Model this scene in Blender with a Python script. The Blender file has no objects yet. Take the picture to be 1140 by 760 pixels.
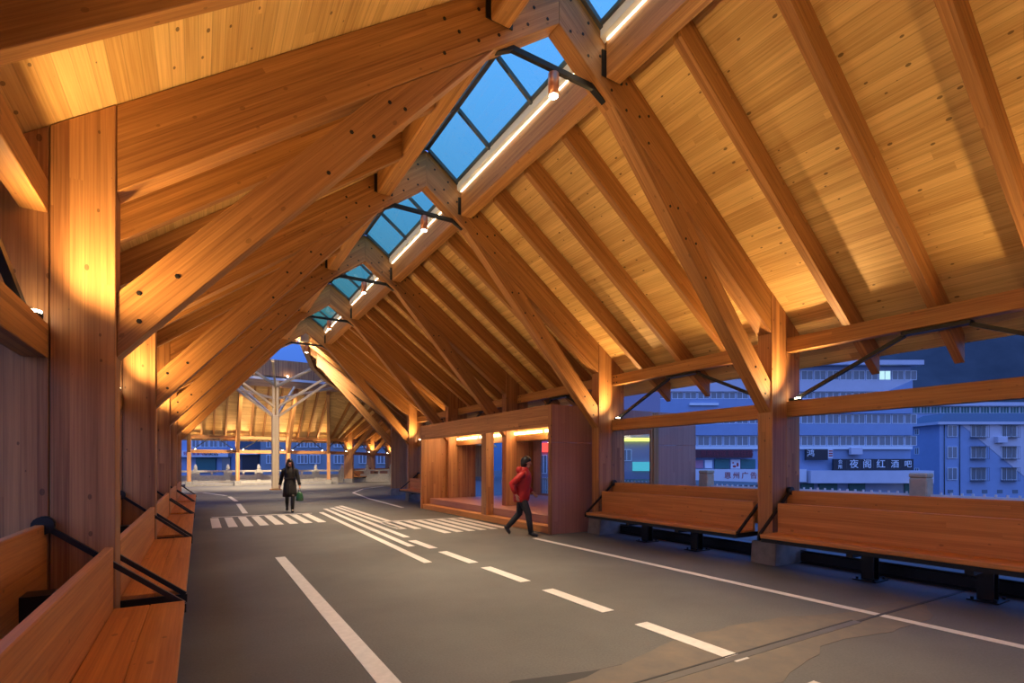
import bpy, bmesh, math, random
from mathutils import Vector, Matrix
random.seed(7)
scn = bpy.context.scene
COL = scn.collection
V = Vector
PI = math.pi
TH = math.atan(348 / 578)          # camera yaw to the right of the bridge axis
CO, SI = math.cos(TH), math.sin(TH)
EYE = 1.54
XC = 3.475                          # bridge axis
YF = [4.85 + 4 * k for k in range(-1, 5)]   # frame planes; index 1 is the first one in view
HALF = 3.995
SL = .745
def deck(dx): return 7.14 - SL * abs(dx)

# ------------------------------------------------------------------ materials
MATS = {}
def new_mat(name):
    m = bpy.data.materials.new(name); m.use_nodes = True
    nt = m.node_tree; nt.nodes.clear()
    out = nt.nodes.new('ShaderNodeOutputMaterial')
    MATS[name] = m
    return m, nt, out
def nd(nt, t, **kw):
    n = nt.nodes.new(t)
    for k, v in kw.items():
        if k == 'inp':
            for a, b in v.items(): n.inputs[a].default_value = b
        else: setattr(n, k, v)
    return n
def mth(nt, op, a, b=None, clamp=False):
    n = nt.nodes.new('ShaderNodeMath'); n.operation = op; n.use_clamp = clamp
    for i, x in enumerate((a, b)):
        if x is None: continue
        if isinstance(x, (int, float)): n.inputs[i].default_value = x
        else: nt.links.new(x, n.inputs[i])
    return n.outputs[0]
def comb(nt, x, y, z):
    n = nt.nodes.new('ShaderNodeCombineXYZ')
    for i, a in enumerate((x, y, z)):
        if isinstance(a, (int, float)): n.inputs[i].default_value = a
        else: nt.links.new(a, n.inputs[i])
    return n.outputs[0]
def mixc(nt, f, a, b, mode='MIX'):
    n = nt.nodes.new('ShaderNodeMix'); n.data_type = 'RGBA'; n.blend_type = mode
    if isinstance(f, (int, float)): n.inputs[0].default_value = f
    else: nt.links.new(f, n.inputs[0])
    for i, x in ((6, a), (7, b)):
        if isinstance(x, tuple): n.inputs[i].default_value = (*x[:3], 1)
        else: nt.links.new(x, n.inputs[i])
    return n.outputs[2]

def wood(name, c1, c2, lam=.045, seg=2.4, seam=.12, rough=.55, knot=.5, vary=.5):
    m, nt, out = new_mat(name)
    uv = nd(nt, 'ShaderNodeUVMap'); sp = nd(nt, 'ShaderNodeSeparateXYZ')
    nt.links.new(uv.outputs[0], sp.inputs[0]); u, v = sp.outputs[0], sp.outputs[1]
    oi = nd(nt, 'ShaderNodeObjectInfo')
    orr = mth(nt, 'MULTIPLY', oi.outputs['Random'], 37.0)
    vl = mth(nt, 'DIVIDE', v, lam); row = mth(nt, 'FLOOR', vl)
    w1 = nd(nt, 'ShaderNodeTexWhiteNoise', noise_dimensions='3D')
    nt.links.new(comb(nt, row, orr, 0.0), w1.inputs['Vector'])
    us = mth(nt, 'ADD', mth(nt, 'DIVIDE', u, seg), mth(nt, 'MULTIPLY', w1.outputs[0], 7.0))
    sg = mth(nt, 'FLOOR', us)
    w2 = nd(nt, 'ShaderNodeTexWhiteNoise', noise_dimensions='3D')
    nt.links.new(comb(nt, row, sg, orr), w2.inputs['Vector'])
    r2 = w2.outputs[0]; r50 = mth(nt, 'MULTIPLY', r2, 50.0)
    g = nd(nt, 'ShaderNodeTexNoise', inp={'Scale': 1.0, 'Detail': 3.0, 'Roughness': .6})
    nt.links.new(comb(nt, mth(nt, 'MULTIPLY', u, 1.3), mth(nt, 'MULTIPLY', v, 70.0), r50), g.inputs['Vector'])
    w = nd(nt, 'ShaderNodeTexNoise', inp={'Scale': 1.0, 'Detail': 2.0})
    nt.links.new(comb(nt, mth(nt, 'MULTIPLY', u, .6), mth(nt, 'MULTIPLY', v, 14.0), r50), w.inputs['Vector'])
    f = mth(nt, 'ADD', mth(nt, 'MULTIPLY', r2, vary), mth(nt, 'MULTIPLY', g.outputs[0], 1.25))
    f = mth(nt, 'ADD', f, mth(nt, 'MULTIPLY', w.outputs[0], 1.0))
    f = mth(nt, 'SUBTRACT', f, vary * .5 + .625, True)
    col = mixc(nt, f, c1, c2)
    vo = nd(nt, 'ShaderNodeTexVoronoi', voronoi_dimensions='2D', inp={'Scale': 3.6})
    nt.links.new(comb(nt, mth(nt, 'ADD', mth(nt, 'MULTIPLY', u, .75), orr), mth(nt, 'MULTIPLY', v, 1.25), 0.0), vo.inputs['Vector'])
    sepc = nd(nt, 'ShaderNodeSeparateColor'); nt.links.new(vo.outputs['Color'], sepc.inputs[0])
    k = mth(nt, 'LESS_THAN', vo.outputs['Distance'], mth(nt, 'MULTIPLY', sepc.outputs[1], .075))
    k = mth(nt, 'MULTIPLY', k, mth(nt, 'GREATER_THAN', sepc.outputs[0], .3))
    col = mixc(nt, mth(nt, 'MULTIPLY', k, knot), col, tuple(x * .22 for x in c1))
    fr = mth(nt, 'FRACT', vl)
    e = mth(nt, 'LESS_THAN', mth(nt, 'MINIMUM', fr, mth(nt, 'SUBTRACT', 1.0, fr)), .035)
    col = mixc(nt, mth(nt, 'MULTIPLY', e, seam), col, tuple(x * .25 for x in c1))
    b = nd(nt, 'ShaderNodeBsdfPrincipled', inp={'Roughness': rough})
    nt.links.new(col, b.inputs['Base Color'])
    bp = nd(nt, 'ShaderNodeBump', inp={'Strength': .08, 'Distance': .01})
    nt.links.new(g.outputs[0], bp.inputs['Height']); nt.links.new(bp.outputs[0], b.inputs['Normal'])
    nt.links.new(b.outputs[0], out.inputs[0])
    return m
def plain(name, c, rough=.6, metal=0, noise=0.0, nscale=4.0, c2=None, spec=.5):
    m, nt, out = new_mat(name)
    b = nd(nt, 'ShaderNodeBsdfPrincipled', inp={'Roughness': rough, 'Metallic': metal, 'Base Color': (*c, 1), 'Specular IOR Level': spec})
    if noise:
        tc = nd(nt, 'ShaderNodeTexCoord')
        n = nd(nt, 'ShaderNodeTexNoise', inp={'Scale': nscale, 'Detail': 5.0, 'Roughness': .65})
        nt.links.new(tc.outputs['Object'], n.inputs['Vector'])
        f = mth(nt, 'MULTIPLY', mth(nt, 'SUBTRACT', n.outputs[0], .5), 2.2 * noise)
        f = mth(nt, 'ADD', f, .5, True)
        d = c2 or tuple(x * .35 for x in c)
        nt.links.new(mixc(nt, f, d, c), b.inputs['Base Color'])
    nt.links.new(b.outputs[0], out.inputs[0])
    return m
def glow(name, c, s):
    m, nt, out = new_mat(name)
    e = nd(nt, 'ShaderNodeEmission', inp={'Color': (*c, 1), 'Strength': s})
    nt.links.new(e.outputs[0], out.inputs[0]); return m
def glass(name, tint, ior=1.45, gl=(1, 1, 1)):
    m, nt, out = new_mat(name)
    t = nd(nt, 'ShaderNodeBsdfTransparent')
    g0 = nd(nt, 'ShaderNodeNewGeometry'); dp = nd(nt, 'ShaderNodeVectorMath', operation='DOT_PRODUCT')
    nt.links.new(g0.outputs['Normal'], dp.inputs[0]); nt.links.new(g0.outputs['Incoming'], dp.inputs[1])
    # absorption along the slanted path through the sheet, half at each face
    pth = mth(nt, 'DIVIDE', .5, mth(nt, 'MAXIMUM', mth(nt, 'ABSOLUTE', dp.outputs['Value']), .2))
    cc = nd(nt, 'ShaderNodeCombineColor')
    for i in range(3): nt.links.new(mth(nt, 'POWER', tint[i], pth), cc.inputs[i])
    nt.links.new(cc.outputs[0], t.inputs[0])
    g = nd(nt, 'ShaderNodeBsdfGlossy', inp={'Color': (*gl, 1), 'Roughness': .02})
    f = nd(nt, 'ShaderNodeFresnel', inp={'IOR': ior})
    x = nd(nt, 'ShaderNodeMixShader')
    ge = nd(nt, 'ShaderNodeNewGeometry')
    nt.links.new(mth(nt, 'MULTIPLY', f.outputs[0], mth(nt, 'SUBTRACT', 1.0, ge.outputs['Backfacing'])), x.inputs[0]); nt.links.new(t.outputs[0], x.inputs[1]); nt.links.new(g.outputs[0], x.inputs[2])
    nt.links.new(x.outputs[0], out.inputs[0]); return m

M_BEAM = wood('glulam_beam', (.19, .068, .016), (.51, .24, .070), lam=.042, seg=7, seam=.10, vary=.28, knot=.35)
M_POST = wood('glulam_post', (.23, .086, .028), (.55, .265, .092), lam=.085, seg=6.0, seam=.22, knot=.6, vary=.55)
M_DECK = wood('pine_boards', (.46, .25, .072), (.82, .55, .215), lam=.105, seg=5, seam=.28, knot=.8, vary=.5)
M_BENCH = wood('bench_timber', (.42, .145, .030), (.72, .31, .075), lam=.07, seg=4, seam=.06, vary=.3, knot=.4)
M_PANEL = wood('kiosk_panel', (.36, .165, .115), (.45, .225, .155), lam=.10, seg=8, seam=.25, vary=.5, knot=.1)
M_PALE = wood('pale_timber', (.56, .40, .22), (.72, .55, .33), lam=.08, seg=6, seam=.05, vary=.3, knot=.1)
M_STEEL = plain('black_steel', (.012, .012, .013), .38, .3)
M_BOLT = plain('bolt_steel', (.02, .016, .014), .5, .4)
M_GREY = plain('grey_metal', (.10, .11, .12), .45, .5)
M_CURB = plain('white_curb', (.75, .73, .68), .6)
M_COPPER = plain('copper_metal', (.55, .24, .15), .35, .7)
M_CONC = plain('concrete', (.30, .275, .24), .85, noise=.5, nscale=6)
M_STONE = plain('white_stone', (.62, .56, .45), .8, noise=.3, nscale=9)
M_TAN = plain('tan_stone', (.74, .50, .29), .8, noise=.3, nscale=9)
M_WHITE = plain('white_paint', (.72, .70, .66), .6)
M_ROADW = plain('road_paint', (.66, .61, .54), .75, noise=.4, nscale=14, c2=(.38, .35, .31))
M_GLASS = glass('skylight_glass', (.77, .965, .68), 1.6, (.8, 1, .6))
M_PANE = glass('window_glass', (.85, .9, .9))
M_LENS = glow('warm_lens', (1, .80, .50), 24)
M_LENSW = glow('white_lens', (1, .86, .66), 30)
M_STRIP = glow('strip_light', (1, .80, .52), 7)
M_LED = glow('led_light', (1, .72, .36), 14)

def mat_asphalt():
    m, nt, out = new_mat('asphalt')
    tc = nd(nt, 'ShaderNodeTexCoord')
    n1 = nd(nt, 'ShaderNodeTexNoise', inp={'Scale': .9, 'Detail': 5.0, 'Roughness': .6})
    n2 = nd(nt, 'ShaderNodeTexNoise', inp={'Scale': 55.0, 'Detail': 3.0})
    for n in (n1, n2): nt.links.new(tc.outputs['Object'], n.inputs['Vector'])
    f = mth(nt, 'ADD', mth(nt, 'MULTIPLY', n1.outputs[0], .8), mth(nt, 'MULTIPLY', n2.outputs[0], .7))
    f = mth(nt, 'SUBTRACT', f, .35, True)
    col = mixc(nt, f, (.062, .058, .051), (.145, .136, .119))
    b = nd(nt, 'ShaderNodeBsdfPrincipled', inp={'Roughness': .72, 'Specular IOR Level': .35})
    nt.links.new(col, b.inputs['Base Color'])
    bp = nd(nt, 'ShaderNodeBump', inp={'Strength': .25, 'Distance': .004})
    nt.links.new(n2.outputs[0], bp.inputs['Height']); nt.links.new(bp.outputs[0], b.inputs['Normal'])
    nt.links.new(b.outputs[0], out.inputs[0]); return m
M_ASPH = mat_asphalt()
M_PATCH = plain('patched_concrete', (.165, .125, .085), .85, noise=.7, nscale=3.5, c2=(.085, .078, .068))
M_JOINT = plain('joint_metal', (.16, .145, .12), .6, .2, noise=.3)
M_TAR = plain('dark_tar', (.035, .033, .03), .8)
M_STREET = plain('street_paving', (.10, .10, .10), .9, noise=.3, nscale=.3)
M_HILL = plain('forested_hill', (.060, .062, .066), .95, noise=.9, nscale=.07, c2=(.028, .032, .036))
M_BWALL = plain('tiled_facade', (.42, .54, .80), .75, noise=.12, nscale=.8)
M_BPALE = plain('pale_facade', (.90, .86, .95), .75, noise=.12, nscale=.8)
M_BDARK = plain('dark_roof', (.12, .15, .20), .7, noise=.2)
M_BWIN = plain('dark_glazing', (.15, .19, .23), .12, 0, spec=.8)
M_BFRAME = plain('window_frame_white', (.80, .82, .84), .6)
M_SHUT = plain('green_shutter', (.04, .15, .15), .5, .1)
M_SIGND = plain('dark_sign', (.018, .022, .035), .4)
M_SIGNR = plain('maroon_sign', (.10, .018, .03), .45)
M_SIGNW = plain('white_sign', (.72, .70, .74), .5)
M_TXTW = plain('white_letters', (.85, .87, .9), .5)
M_TXTR = plain('red_letters', (.42, .03, .03), .5)
M_TXTK = plain('black_letters', (.02, .02, .05), .5)
M_LITW = glow('lit_window', (.55, .9, 1), .45)
M_LITY = glow('yellow_neon', (.75, .85, .12), 1.5)
M_LITR = glow('red_neon', (1, .06, .05), 1.2)
M_LITC = glow('teal_neon', (.08, .55, .75), .5)
M_SKIN = plain('skin', (.50, .27, .18), .5)
M_HAIR = plain('black_hair', (.012, .009, .008), .4)
M_COAT = plain('dark_coat', (.016, .012, .010), .85, noise=.3, nscale=20)
M_BOOT = plain('black_boots', (.010, .009, .009), .4)
M_RED = plain('red_jacket', (.62, .016, .012), .55, noise=.3, nscale=12)
M_TROU = plain('dark_trousers', (.014, .014, .018), .8)
M_BAG = plain('green_bag', (.012, .085, .03), .4)

# ------------------------------------------------------------------ mesh builder
class MB:
    def __init__(s):
        s.v = []; s.f = []; s.g = []; s.mi = []; s.sm = []; s.cg = V((1, 0, 0)); s.cm = 0; s.off = V((random.random() * 20, random.random() * 20))
    def grain(s, *g): s.cg = V(g).normalized(); return s
    def face(s, idx, smooth=False):
        s.f.append(idx); s.g.append(s.cg.copy()); s.mi.append(s.cm); s.sm.append(smooth)
    def box(s, c, d, rot=None, grain=None):
        if grain: s.grain(*grain)
        b = len(s.v); c = V(c); h = V(d) / 2
        for x in (-1, 1):
            for y in (-1, 1):
                for z in (-1, 1):
                    p = V((x * h.x, y * h.y, z * h.z))
                    if rot: p = rot @ p
                    s.v.append(c + p)
        for q in ((0, 1, 3, 2), (4, 6, 7, 5), (0, 4, 5, 1), (2, 3, 7, 6), (0, 2, 6, 4), (1, 5, 7, 3)):
            s.face([b + i for i in q])
        return s
    def bx(s, x0, x1, y0, y1, z0, z1, grain=None):
        return s.box(((x0 + x1) / 2, (y0 + y1) / 2, (z0 + z1) / 2), (abs(x1 - x0), abs(y1 - y0), abs(z1 - z0)), None, grain)
    def bar(s, p0, p1, w, h, up=(0, 0, 1)):
        p0, p1 = V(p0), V(p1); d = (p1 - p0); L = d.length; d.normalize()
        r = d.cross(V(up)).normalized(); u = r.cross(d)
        R = Matrix((d, r, u)).transposed()
        s.grain(*d); return s.box((p0 + p1) / 2, (L, w, h), R)
    def prism(s, poly, y0, y1, axis='y', grain=None):
        """polygon in the plane across axis, extruded along it"""
        if grain: s.grain(*grain)
        b = len(s.v); n = len(poly)
        def P(a, c, t):
            return V((a, t, c)) if axis == 'y' else (V((t, a, c)) if axis == 'x' else V((a, c, t)))
        for t in (y0, y1):
            for a, c in poly: s.v.append(P(a, c, t))
        s.face(list(range(b, b + n))); s.face(list(range(b + 2 * n - 1, b + n - 1, -1)))
        for i in range(n):
            j = (i + 1) % n
            s.face([b + i, b + n + i, b + n + j, b + j])
        return s
    def quadstrip(s, pts, thick=None):
        b = len(s.v)
        for p in pts: s.v.append(V(p))
        s.face(list(range(b, b + len(pts)))); return s
    def slab(s, pts, t):
        """polygon of 3-D points given a vertical thickness"""
        b = len(s.v); n = len(pts)
        for p in pts: s.v.append(V(p))
        for p in pts: s.v.append(V(p) + V((0, 0, t)))
        s.face(list(range(b, b + n))); s.face(list(range(b + 2 * n - 1, b + n - 1, -1)))
        for i in range(n):
            j = (i + 1) % n; s.face([b + i, b + n + i, b + n + j, b + j])
        return s
    def tube(s, pts, rad, n=10, cap=True):
        pts = [V(p) for p in pts]; b = len(s.v)
        if not isinstance(rad, (list, tuple)): rad = [rad] * len(pts)
        prev = None
        for i, p in enumerate(pts):
            t = (pts[min(i + 1, len(pts) - 1)] - pts[max(i - 1, 0)]).normalized()
            if prev is None:
                a = V((1, 0, 0)) if abs(t.x) < .9 else V((0, 1, 0))
                x = (a - t * a.dot(t)).normalized()
            else: x = (prev - t * prev.dot(t)).normalized()
            prev = x; y = t.cross(x)
            rr = rad[i] if isinstance(rad[i], (list, tuple)) else (rad[i], rad[i])
            for k in range(n):
                a = 2 * PI * k / n
                s.v.append(p + x * (rr[0] * math.cos(a)) + y * (rr[1] * math.sin(a)))
        s.grain(*(pts[-1] - pts[0]))
        for i in range(len(pts) - 1):
            for k in range(n):
                k2 = (k + 1) % n
                s.face([b + i * n + k, b + i * n + k2, b + (i + 1) * n + k2, b + (i + 1) * n + k], True)
        if cap:
            s.face([b + k for k in range(n)][::-1]); s.face([b + (len(pts) - 1) * n + k for k in range(n)])
        return s
    def cyl(s, p0, p1, r, n=14): return s.tube([p0, p1], r, n)
    def rings(s, rings, n=20, cap=True):
        """horizontal elliptical rings: (cx,cy,z,rx,ry)"""
        b = len(s.v); s.grain(0, 0, 1)
        for cx, cy, z, rx, ry in rings:
            for k in range(n):
                a = 2 * PI * k / n; s.v.append(V((cx + rx * math.cos(a), cy + ry * math.sin(a), z)))
        for i in range(len(rings) - 1):
            for k in range(n):
                k2 = (k + 1) % n; s.face([b + i * n + k, b + i * n + k2, b + (i + 1) * n + k2, b + (i + 1) * n + k], True)
        if cap:
            s.face([b + k for k in range(n)][::-1]); s.face([b + (len(rings) - 1) * n + k for k in range(n)])
        return s
    def ball(s, c, r, n=14, m=9):
        c = V(c); r = V(r) if isinstance(r, (tuple, list)) else V((r, r, r))
        rs = []
        for i in range(1, m):
            a = PI * i / m; rs.append((c.x, c.y, c.z - r.z * math.cos(a), r.x * math.sin(a), r.y * math.sin(a)))
        return s.rings(rs, n)
    def xf(s, M, start=0):
        for i in range(start, len(s.v)): s.v[i] = M @ s.v[i]
        R = M.to_3x3(); s.g = [R @ g for g in s.g]; return s
    def mesh(s, name):
        me = bpy.data.meshes.new(name)
        me.from_pydata([tuple(p) for p in s.v], [], s.f)
        bm = bmesh.new(); bm.from_mesh(me)
        bmesh.ops.recalc_face_normals(bm, faces=bm.faces); bm.to_mesh(me); bm.free()
        uvl = me.uv_layers.new(name='UVMap')
        for p in me.polygons:
            g = s.g[p.index]; n = p.normal
            if abs(n.dot(g)) > .95:
                g = n.orthogonal().normalized()
            a = (g - n * g.dot(n)).normalized(); b_ = n.cross(a)
            # keep the lamella direction stable
            for li in p.loop_indices:
                co = me.vertices[me.loops[li].vertex_index].co
                uvl.data[li].uv = (co.dot(a) + s.off.x, co.dot(b_) + s.off.y)
            p.use_smooth = s.sm[p.index]; p.material_index = s.mi[p.index]
        return me
def obj(name, mb, mat, parent=None, loc=None, bevel=0):
    me = mb if isinstance(mb, bpy.types.Mesh) else mb.mesh(name)
    if len(me.materials) == 0:
        for m in (mat if isinstance(mat, (list, tuple)) else [mat]): me.materials.append(m)
    o = bpy.data.objects.new(name, me); COL.objects.link(o)
    if parent: o.parent = parent
    if loc: o.location = loc
    if bevel:
        b = o.modifiers.new('edge', 'BEVEL'); b.width = bevel; b.segments = 1; b.limit_method = 'ANGLE'
    return o
LABELS = {}
def tag(o, label, cat, group=None, kind='thing'):
    o['label'] = label; o['category'] = cat; o['kind'] = kind
    if group: o['group'] = group
    n = len(label.split())
    if not 4 <= n <= 16: print('LABEL LENGTH', n, label)
    if label in LABELS: print('SAME LABEL', label)
    LABELS[label] = 1
    return o
def thing(name, label, cat, loc=(0, 0, 0), rz=0, group=None):
    o = bpy.data.objects.new(name, None); COL.objects.link(o); o.empty_display_size = .2
    o.location = loc; o.rotation_euler = (0, 0, rz)
    return tag(o, label, cat, group)
def struct(name, mb, mat, parent=None, loc=None, bevel=0):
    o = obj(name, mb, mat, parent, loc, bevel)
    if parent is None: o['kind'] = 'structure'
    return o
def dup(root, loc, rz=0, label=None, group=None):
    r = root.copy(); COL.objects.link(r); r.location = loc; r.rotation_euler = (0, 0, rz)
    if label: tag(r, label, root['category'], group or root.get('group'))
    def rec(a, b):
        for ch in list(a.children):
            if ch.type == 'LIGHT': continue
            c = ch.copy(); COL.objects.link(c); c.parent = b; rec(ch, c)
    rec(root, r); return r
def spot(name, loc, target, power, col, angle=100, blend=.6, size=.05, parent=None):
    l = bpy.data.lights.new(name, 'SPOT'); l.energy = power; l.color = col; l.spot_size = math.radians(angle); l.spot_blend = blend; l.shadow_soft_size = size
    o = bpy.data.objects.new(name, l); COL.objects.link(o); o.location = loc
    o.rotation_euler = (V(target) - V(loc)).to_track_quat('-Z', 'Y').to_euler()
    if parent:
        bpy.context.view_layer.update()
        o.parent = parent; o.matrix_parent_inverse = parent.matrix_world.inverted()
    return o
def local(o, x, y, z=0):
    r = o.rotation_euler.z
    return (o.location.x + x * math.cos(r) - y * math.sin(r), o.location.y + x * math.sin(r) + y * math.cos(r), o.location.z + z)
def text(name, s, mat, parent, loc, size, rot=(PI / 2, 0, 0), ext=.02, align='CENTER', sx=1.0):
    cu = bpy.data.curves.new(name, 'FONT'); cu.body = s; cu.size = size; cu.extrude = ext; cu.align_x = align; cu.align_y = 'CENTER'
    t = bpy.data.objects.new(name, cu); COL.objects.link(t)
    dg = bpy.context.evaluated_depsgraph_get(); dg.update()
    me = bpy.data.meshes.new_from_object(t.evaluated_get(dg))
    bpy.data.objects.remove(t); bpy.data.curves.remove(cu)
    me.materials.clear(); me.materials.append(mat)
    o = bpy.data.objects.new(name, me); COL.objects.link(o); o.parent = parent; o.location = loc; o.rotation_euler = rot; o.scale = (sx, 1, 1)
    return o

WARM = (1, .63, .25)
COOLW = (1, .80, .56)
P_UP, P_PEND = 112, 900

# ------------------------------------------------------------------ ground and road
mb = MB()
mb.prism([(-4.8, -16), (11.7, -16), (11.7, 20), (40, 24), (40, 62), (24, 62), (12, 45.4), (-6, 45.4), (-6, 20), (-4.8, 20)], -.6, 0, 'z', (0, 1, 0))
floor = struct('floor', mb, M_ASPH)
def flat(name, polys, mat, z=.004, parent=floor):
    m = MB(); m.grain(0, 1, 0)
    for q in polys: m.prism(q, -.001, z, 'z')
    return obj(name, m, mat, parent)
def ln(x0, y0, x1, y1, w):
    d = V((x1 - x0, y1 - y0)).normalized(); n = V((-d.y, d.x)) * (w / 2)
    return [(x0 - n.x, y0 - n.y), (x1 - n.x, y1 - n.y), (x1 + n.x, y1 + n.y), (x0 + n.x, y0 + n.y)]
flat('lane_line', [ln(1.14, -6, 1.14, 9.3, .15)], M_ROADW)
flat('lane_line', [ln(5.93, -6, 5.93, 8.95, .11)], M_ROADW)
flat('lane_line', [ln(6.12, 17.6, 6.4, 22.8, .12), ln(6.4, 22.8, 7.0, 28, .12), ln(7.0, 28, 8.6, 32, .12), ln(8.6, 32, 10.8, 35, .12)], M_ROADW)
flat('lane_line', [ln(1.22, 18.1, 1.28, 22.5, .15), ln(1.3, 24.0, 1.2, 27.5, .15), ln(1.1, 28.6, .2, 32, .15), ln(-.1, 32.8, -2, 35.8, .15)], M_ROADW)
for a, b in ((-6.9, -5.8), (-5.3, -4.2), (-3.75, -2.65), (-2.2, -1.1), (-.6, .5), (.95, 2.05), (2.55, 3.65), (4.12, 5.22), (5.72, 6.82), (7.22, 8.42), (8.84, 9.95)):
    flat('lane_dash', [ln(3.65, a, 3.65, b, .16)], M_ROADW)
for x0, y0, x1, y1 in ((3.05, 7.6, 3.3, 17.2), (3.38, 9.25, 3.68, 18.5), (3.72, 10.45, 3.95, 18.8), (4.06, 11.9, 4.2, 19.2), (4.36, 13.5, 4.42, 19.5)):
    flat('guide_stripe', [ln(x0, y0, x1, y1, .13)], M_ROADW)
for i in range(8):
    x = .36 + i * .345
    flat('crosswalk_stripe', [ln(x, 14.3, x, 16.9, .2)], M_ROADW)
for i in range(8):
    x = 4.12 + i * .31; y0 = 10.45 + .02 * i + (1.2 - .15 * i if i < 2 else 0)
    flat('crosswalk_stripe', [ln(x, y0 + .15, x + .03, 13.4, .17)], M_ROADW)
flat('stop_line', [ln(.3, 17.2, 3.0, 17.05, .12), ln(4.1, 13.6, 6.45, 13.4, .12)], M_ROADW)
pp = []
for i in range(25):
    x = 2.2 + i * .19; pp.append((x, 2.62 - .30 - .12 * math.sin(x * 2.3) - .07 * random.random() + max(0, x - 5.4) * .16))
for i in range(25):
    x = 6.76 - i * .19; pp.append((x, 2.62 + .40 + .10 * math.sin(x * 1.7 + 1) + .07 * random.random() - max(0, x - 5.0) * .16))
flat('road_patch', [pp], M_PATCH, .0025)
flat('road_patch', [[(1.3, 2.25), (2.6, 2.1), (2.95, 2.35), (3.3, 2.3), (3.2, 2.95), (2.5, 3.0), (1.9, 3.15), (1.2, 2.9)]], M_TAR, .0022)
flat('expansion_joint', [ln(.5, 2.63, 5.5, 2.6, .075)], M_JOINT, .005)
flat('joint_gap', [ln(5.5, 2.6, 8.4, 2.55, .035), ln(.5, 2.69, 5.5, 2.65, .018)], M_TAR, .005)
# street level far below the bridge
mb = MB(); mb.bx(-400, 500, -300, 500, -6.4, -6, (1, 0, 0))
struct('ground', mb, M_STREET)
# kerb at the far side of the hub
mb = MB(); mb.bx(-6, 9.2, 41.25, 42.3, 0, .14, (1, 0, 0))
struct('trim_1', mb, M_CONC)

# ------------------------------------------------------------------ roof deck of the covered bridge
mb = MB()
for sgn in (-1, 1):
    for y0, y1 in ((-16, YF[-1] + .12),):
        a, b = .80, 5.34
        pts = [(XC + sgn * a, y0), (XC + sgn * a, y1), (XC + sgn * b, y1), (XC + sgn * b, y0)]
        mb.grain(0, 1, 0)
        mb.slab([(x, y, deck(x - XC)) for x, y in pts], .12)
# closed ridge strip before the first skylight
for sgn in (-1, 1):
    mb.slab([(XC, -16, deck(0)), (XC, -3.2, deck(0)), (XC + sgn * .8, -3.2, deck(.8)), (XC + sgn * .8, -16, deck(.8))], .12)
struct('ceiling', mb, M_DECK)

# ------------------------------------------------------------------ timber frames
def post_mesh():
    m = MB(); m.grain(0, 0, 1)
    a = HALF
    m.prism([(a, .34), (a + .368, .34), (a + .368, deck(a + .368) - .003), (a, deck(a) - .003)], -.12, .12)
    m.prism([(a + .374, .34), (a + .74, .34), (a + .74, deck(a + .74) - .003), (a + .374, deck(a + .374) - .003)], -.118, .118)
    return m
def mir(mb):
    for p in mb.v: p.x = -p.x
    mb.g = [V((-g.x, g.y, g.z)) for g in mb.g]
    return mb
def rafter_mesh(x0=0.0):
    m = MB(); m.grain(1, 0, -SL)
    return m.prism([(x0, 6.5 - SL * x0), (HALF, 6.5 - SL * HALF), (HALF, deck(HALF) - .002), (x0, deck(x0) - .002)], -.11, .11)
def strut_mesh():
    m = MB(); m.grain(1, 0, -1.124)
    f = lambda x, d: (x, 6.5 - SL * x - d)
    return m.prism([(HALF, 2.32), (HALF, 2.79), f(2.058, .003), f(.818, .003)], -.10, .10)
def bolt_mesh(y=-.108, r=.019):
    m = MB(); m.cyl((0, y, 0), (0, y - .006, 0), r, 6); m.cyl((0, y - .006, 0), (0, y - .010, 0), r * .55, 6); return m
ME = {}
for sgn in (-1, 1):
    fx = (lambda q: q) if sgn > 0 else mir
    ME['post', sgn] = fx(post_mesh()).mesh('post')
    ME['rafter', sgn] = fx(rafter_mesh()).mesh('rafter')
    ME['strut', sgn] = fx(strut_mesh()).mesh('strut')
    mb = MB(); mb.grain(1, 0, 0); mb.prism([(HALF - .06, -.02), (HALF + .80, -.02), (HALF + .76, .338), (HALF - .02, .338)], -.21, .21)
    ME['plinth', sgn] = fx(mb).mesh('concrete_plinth')
ME['bolt'] = bolt_mesh().mesh('bolt')
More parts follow.
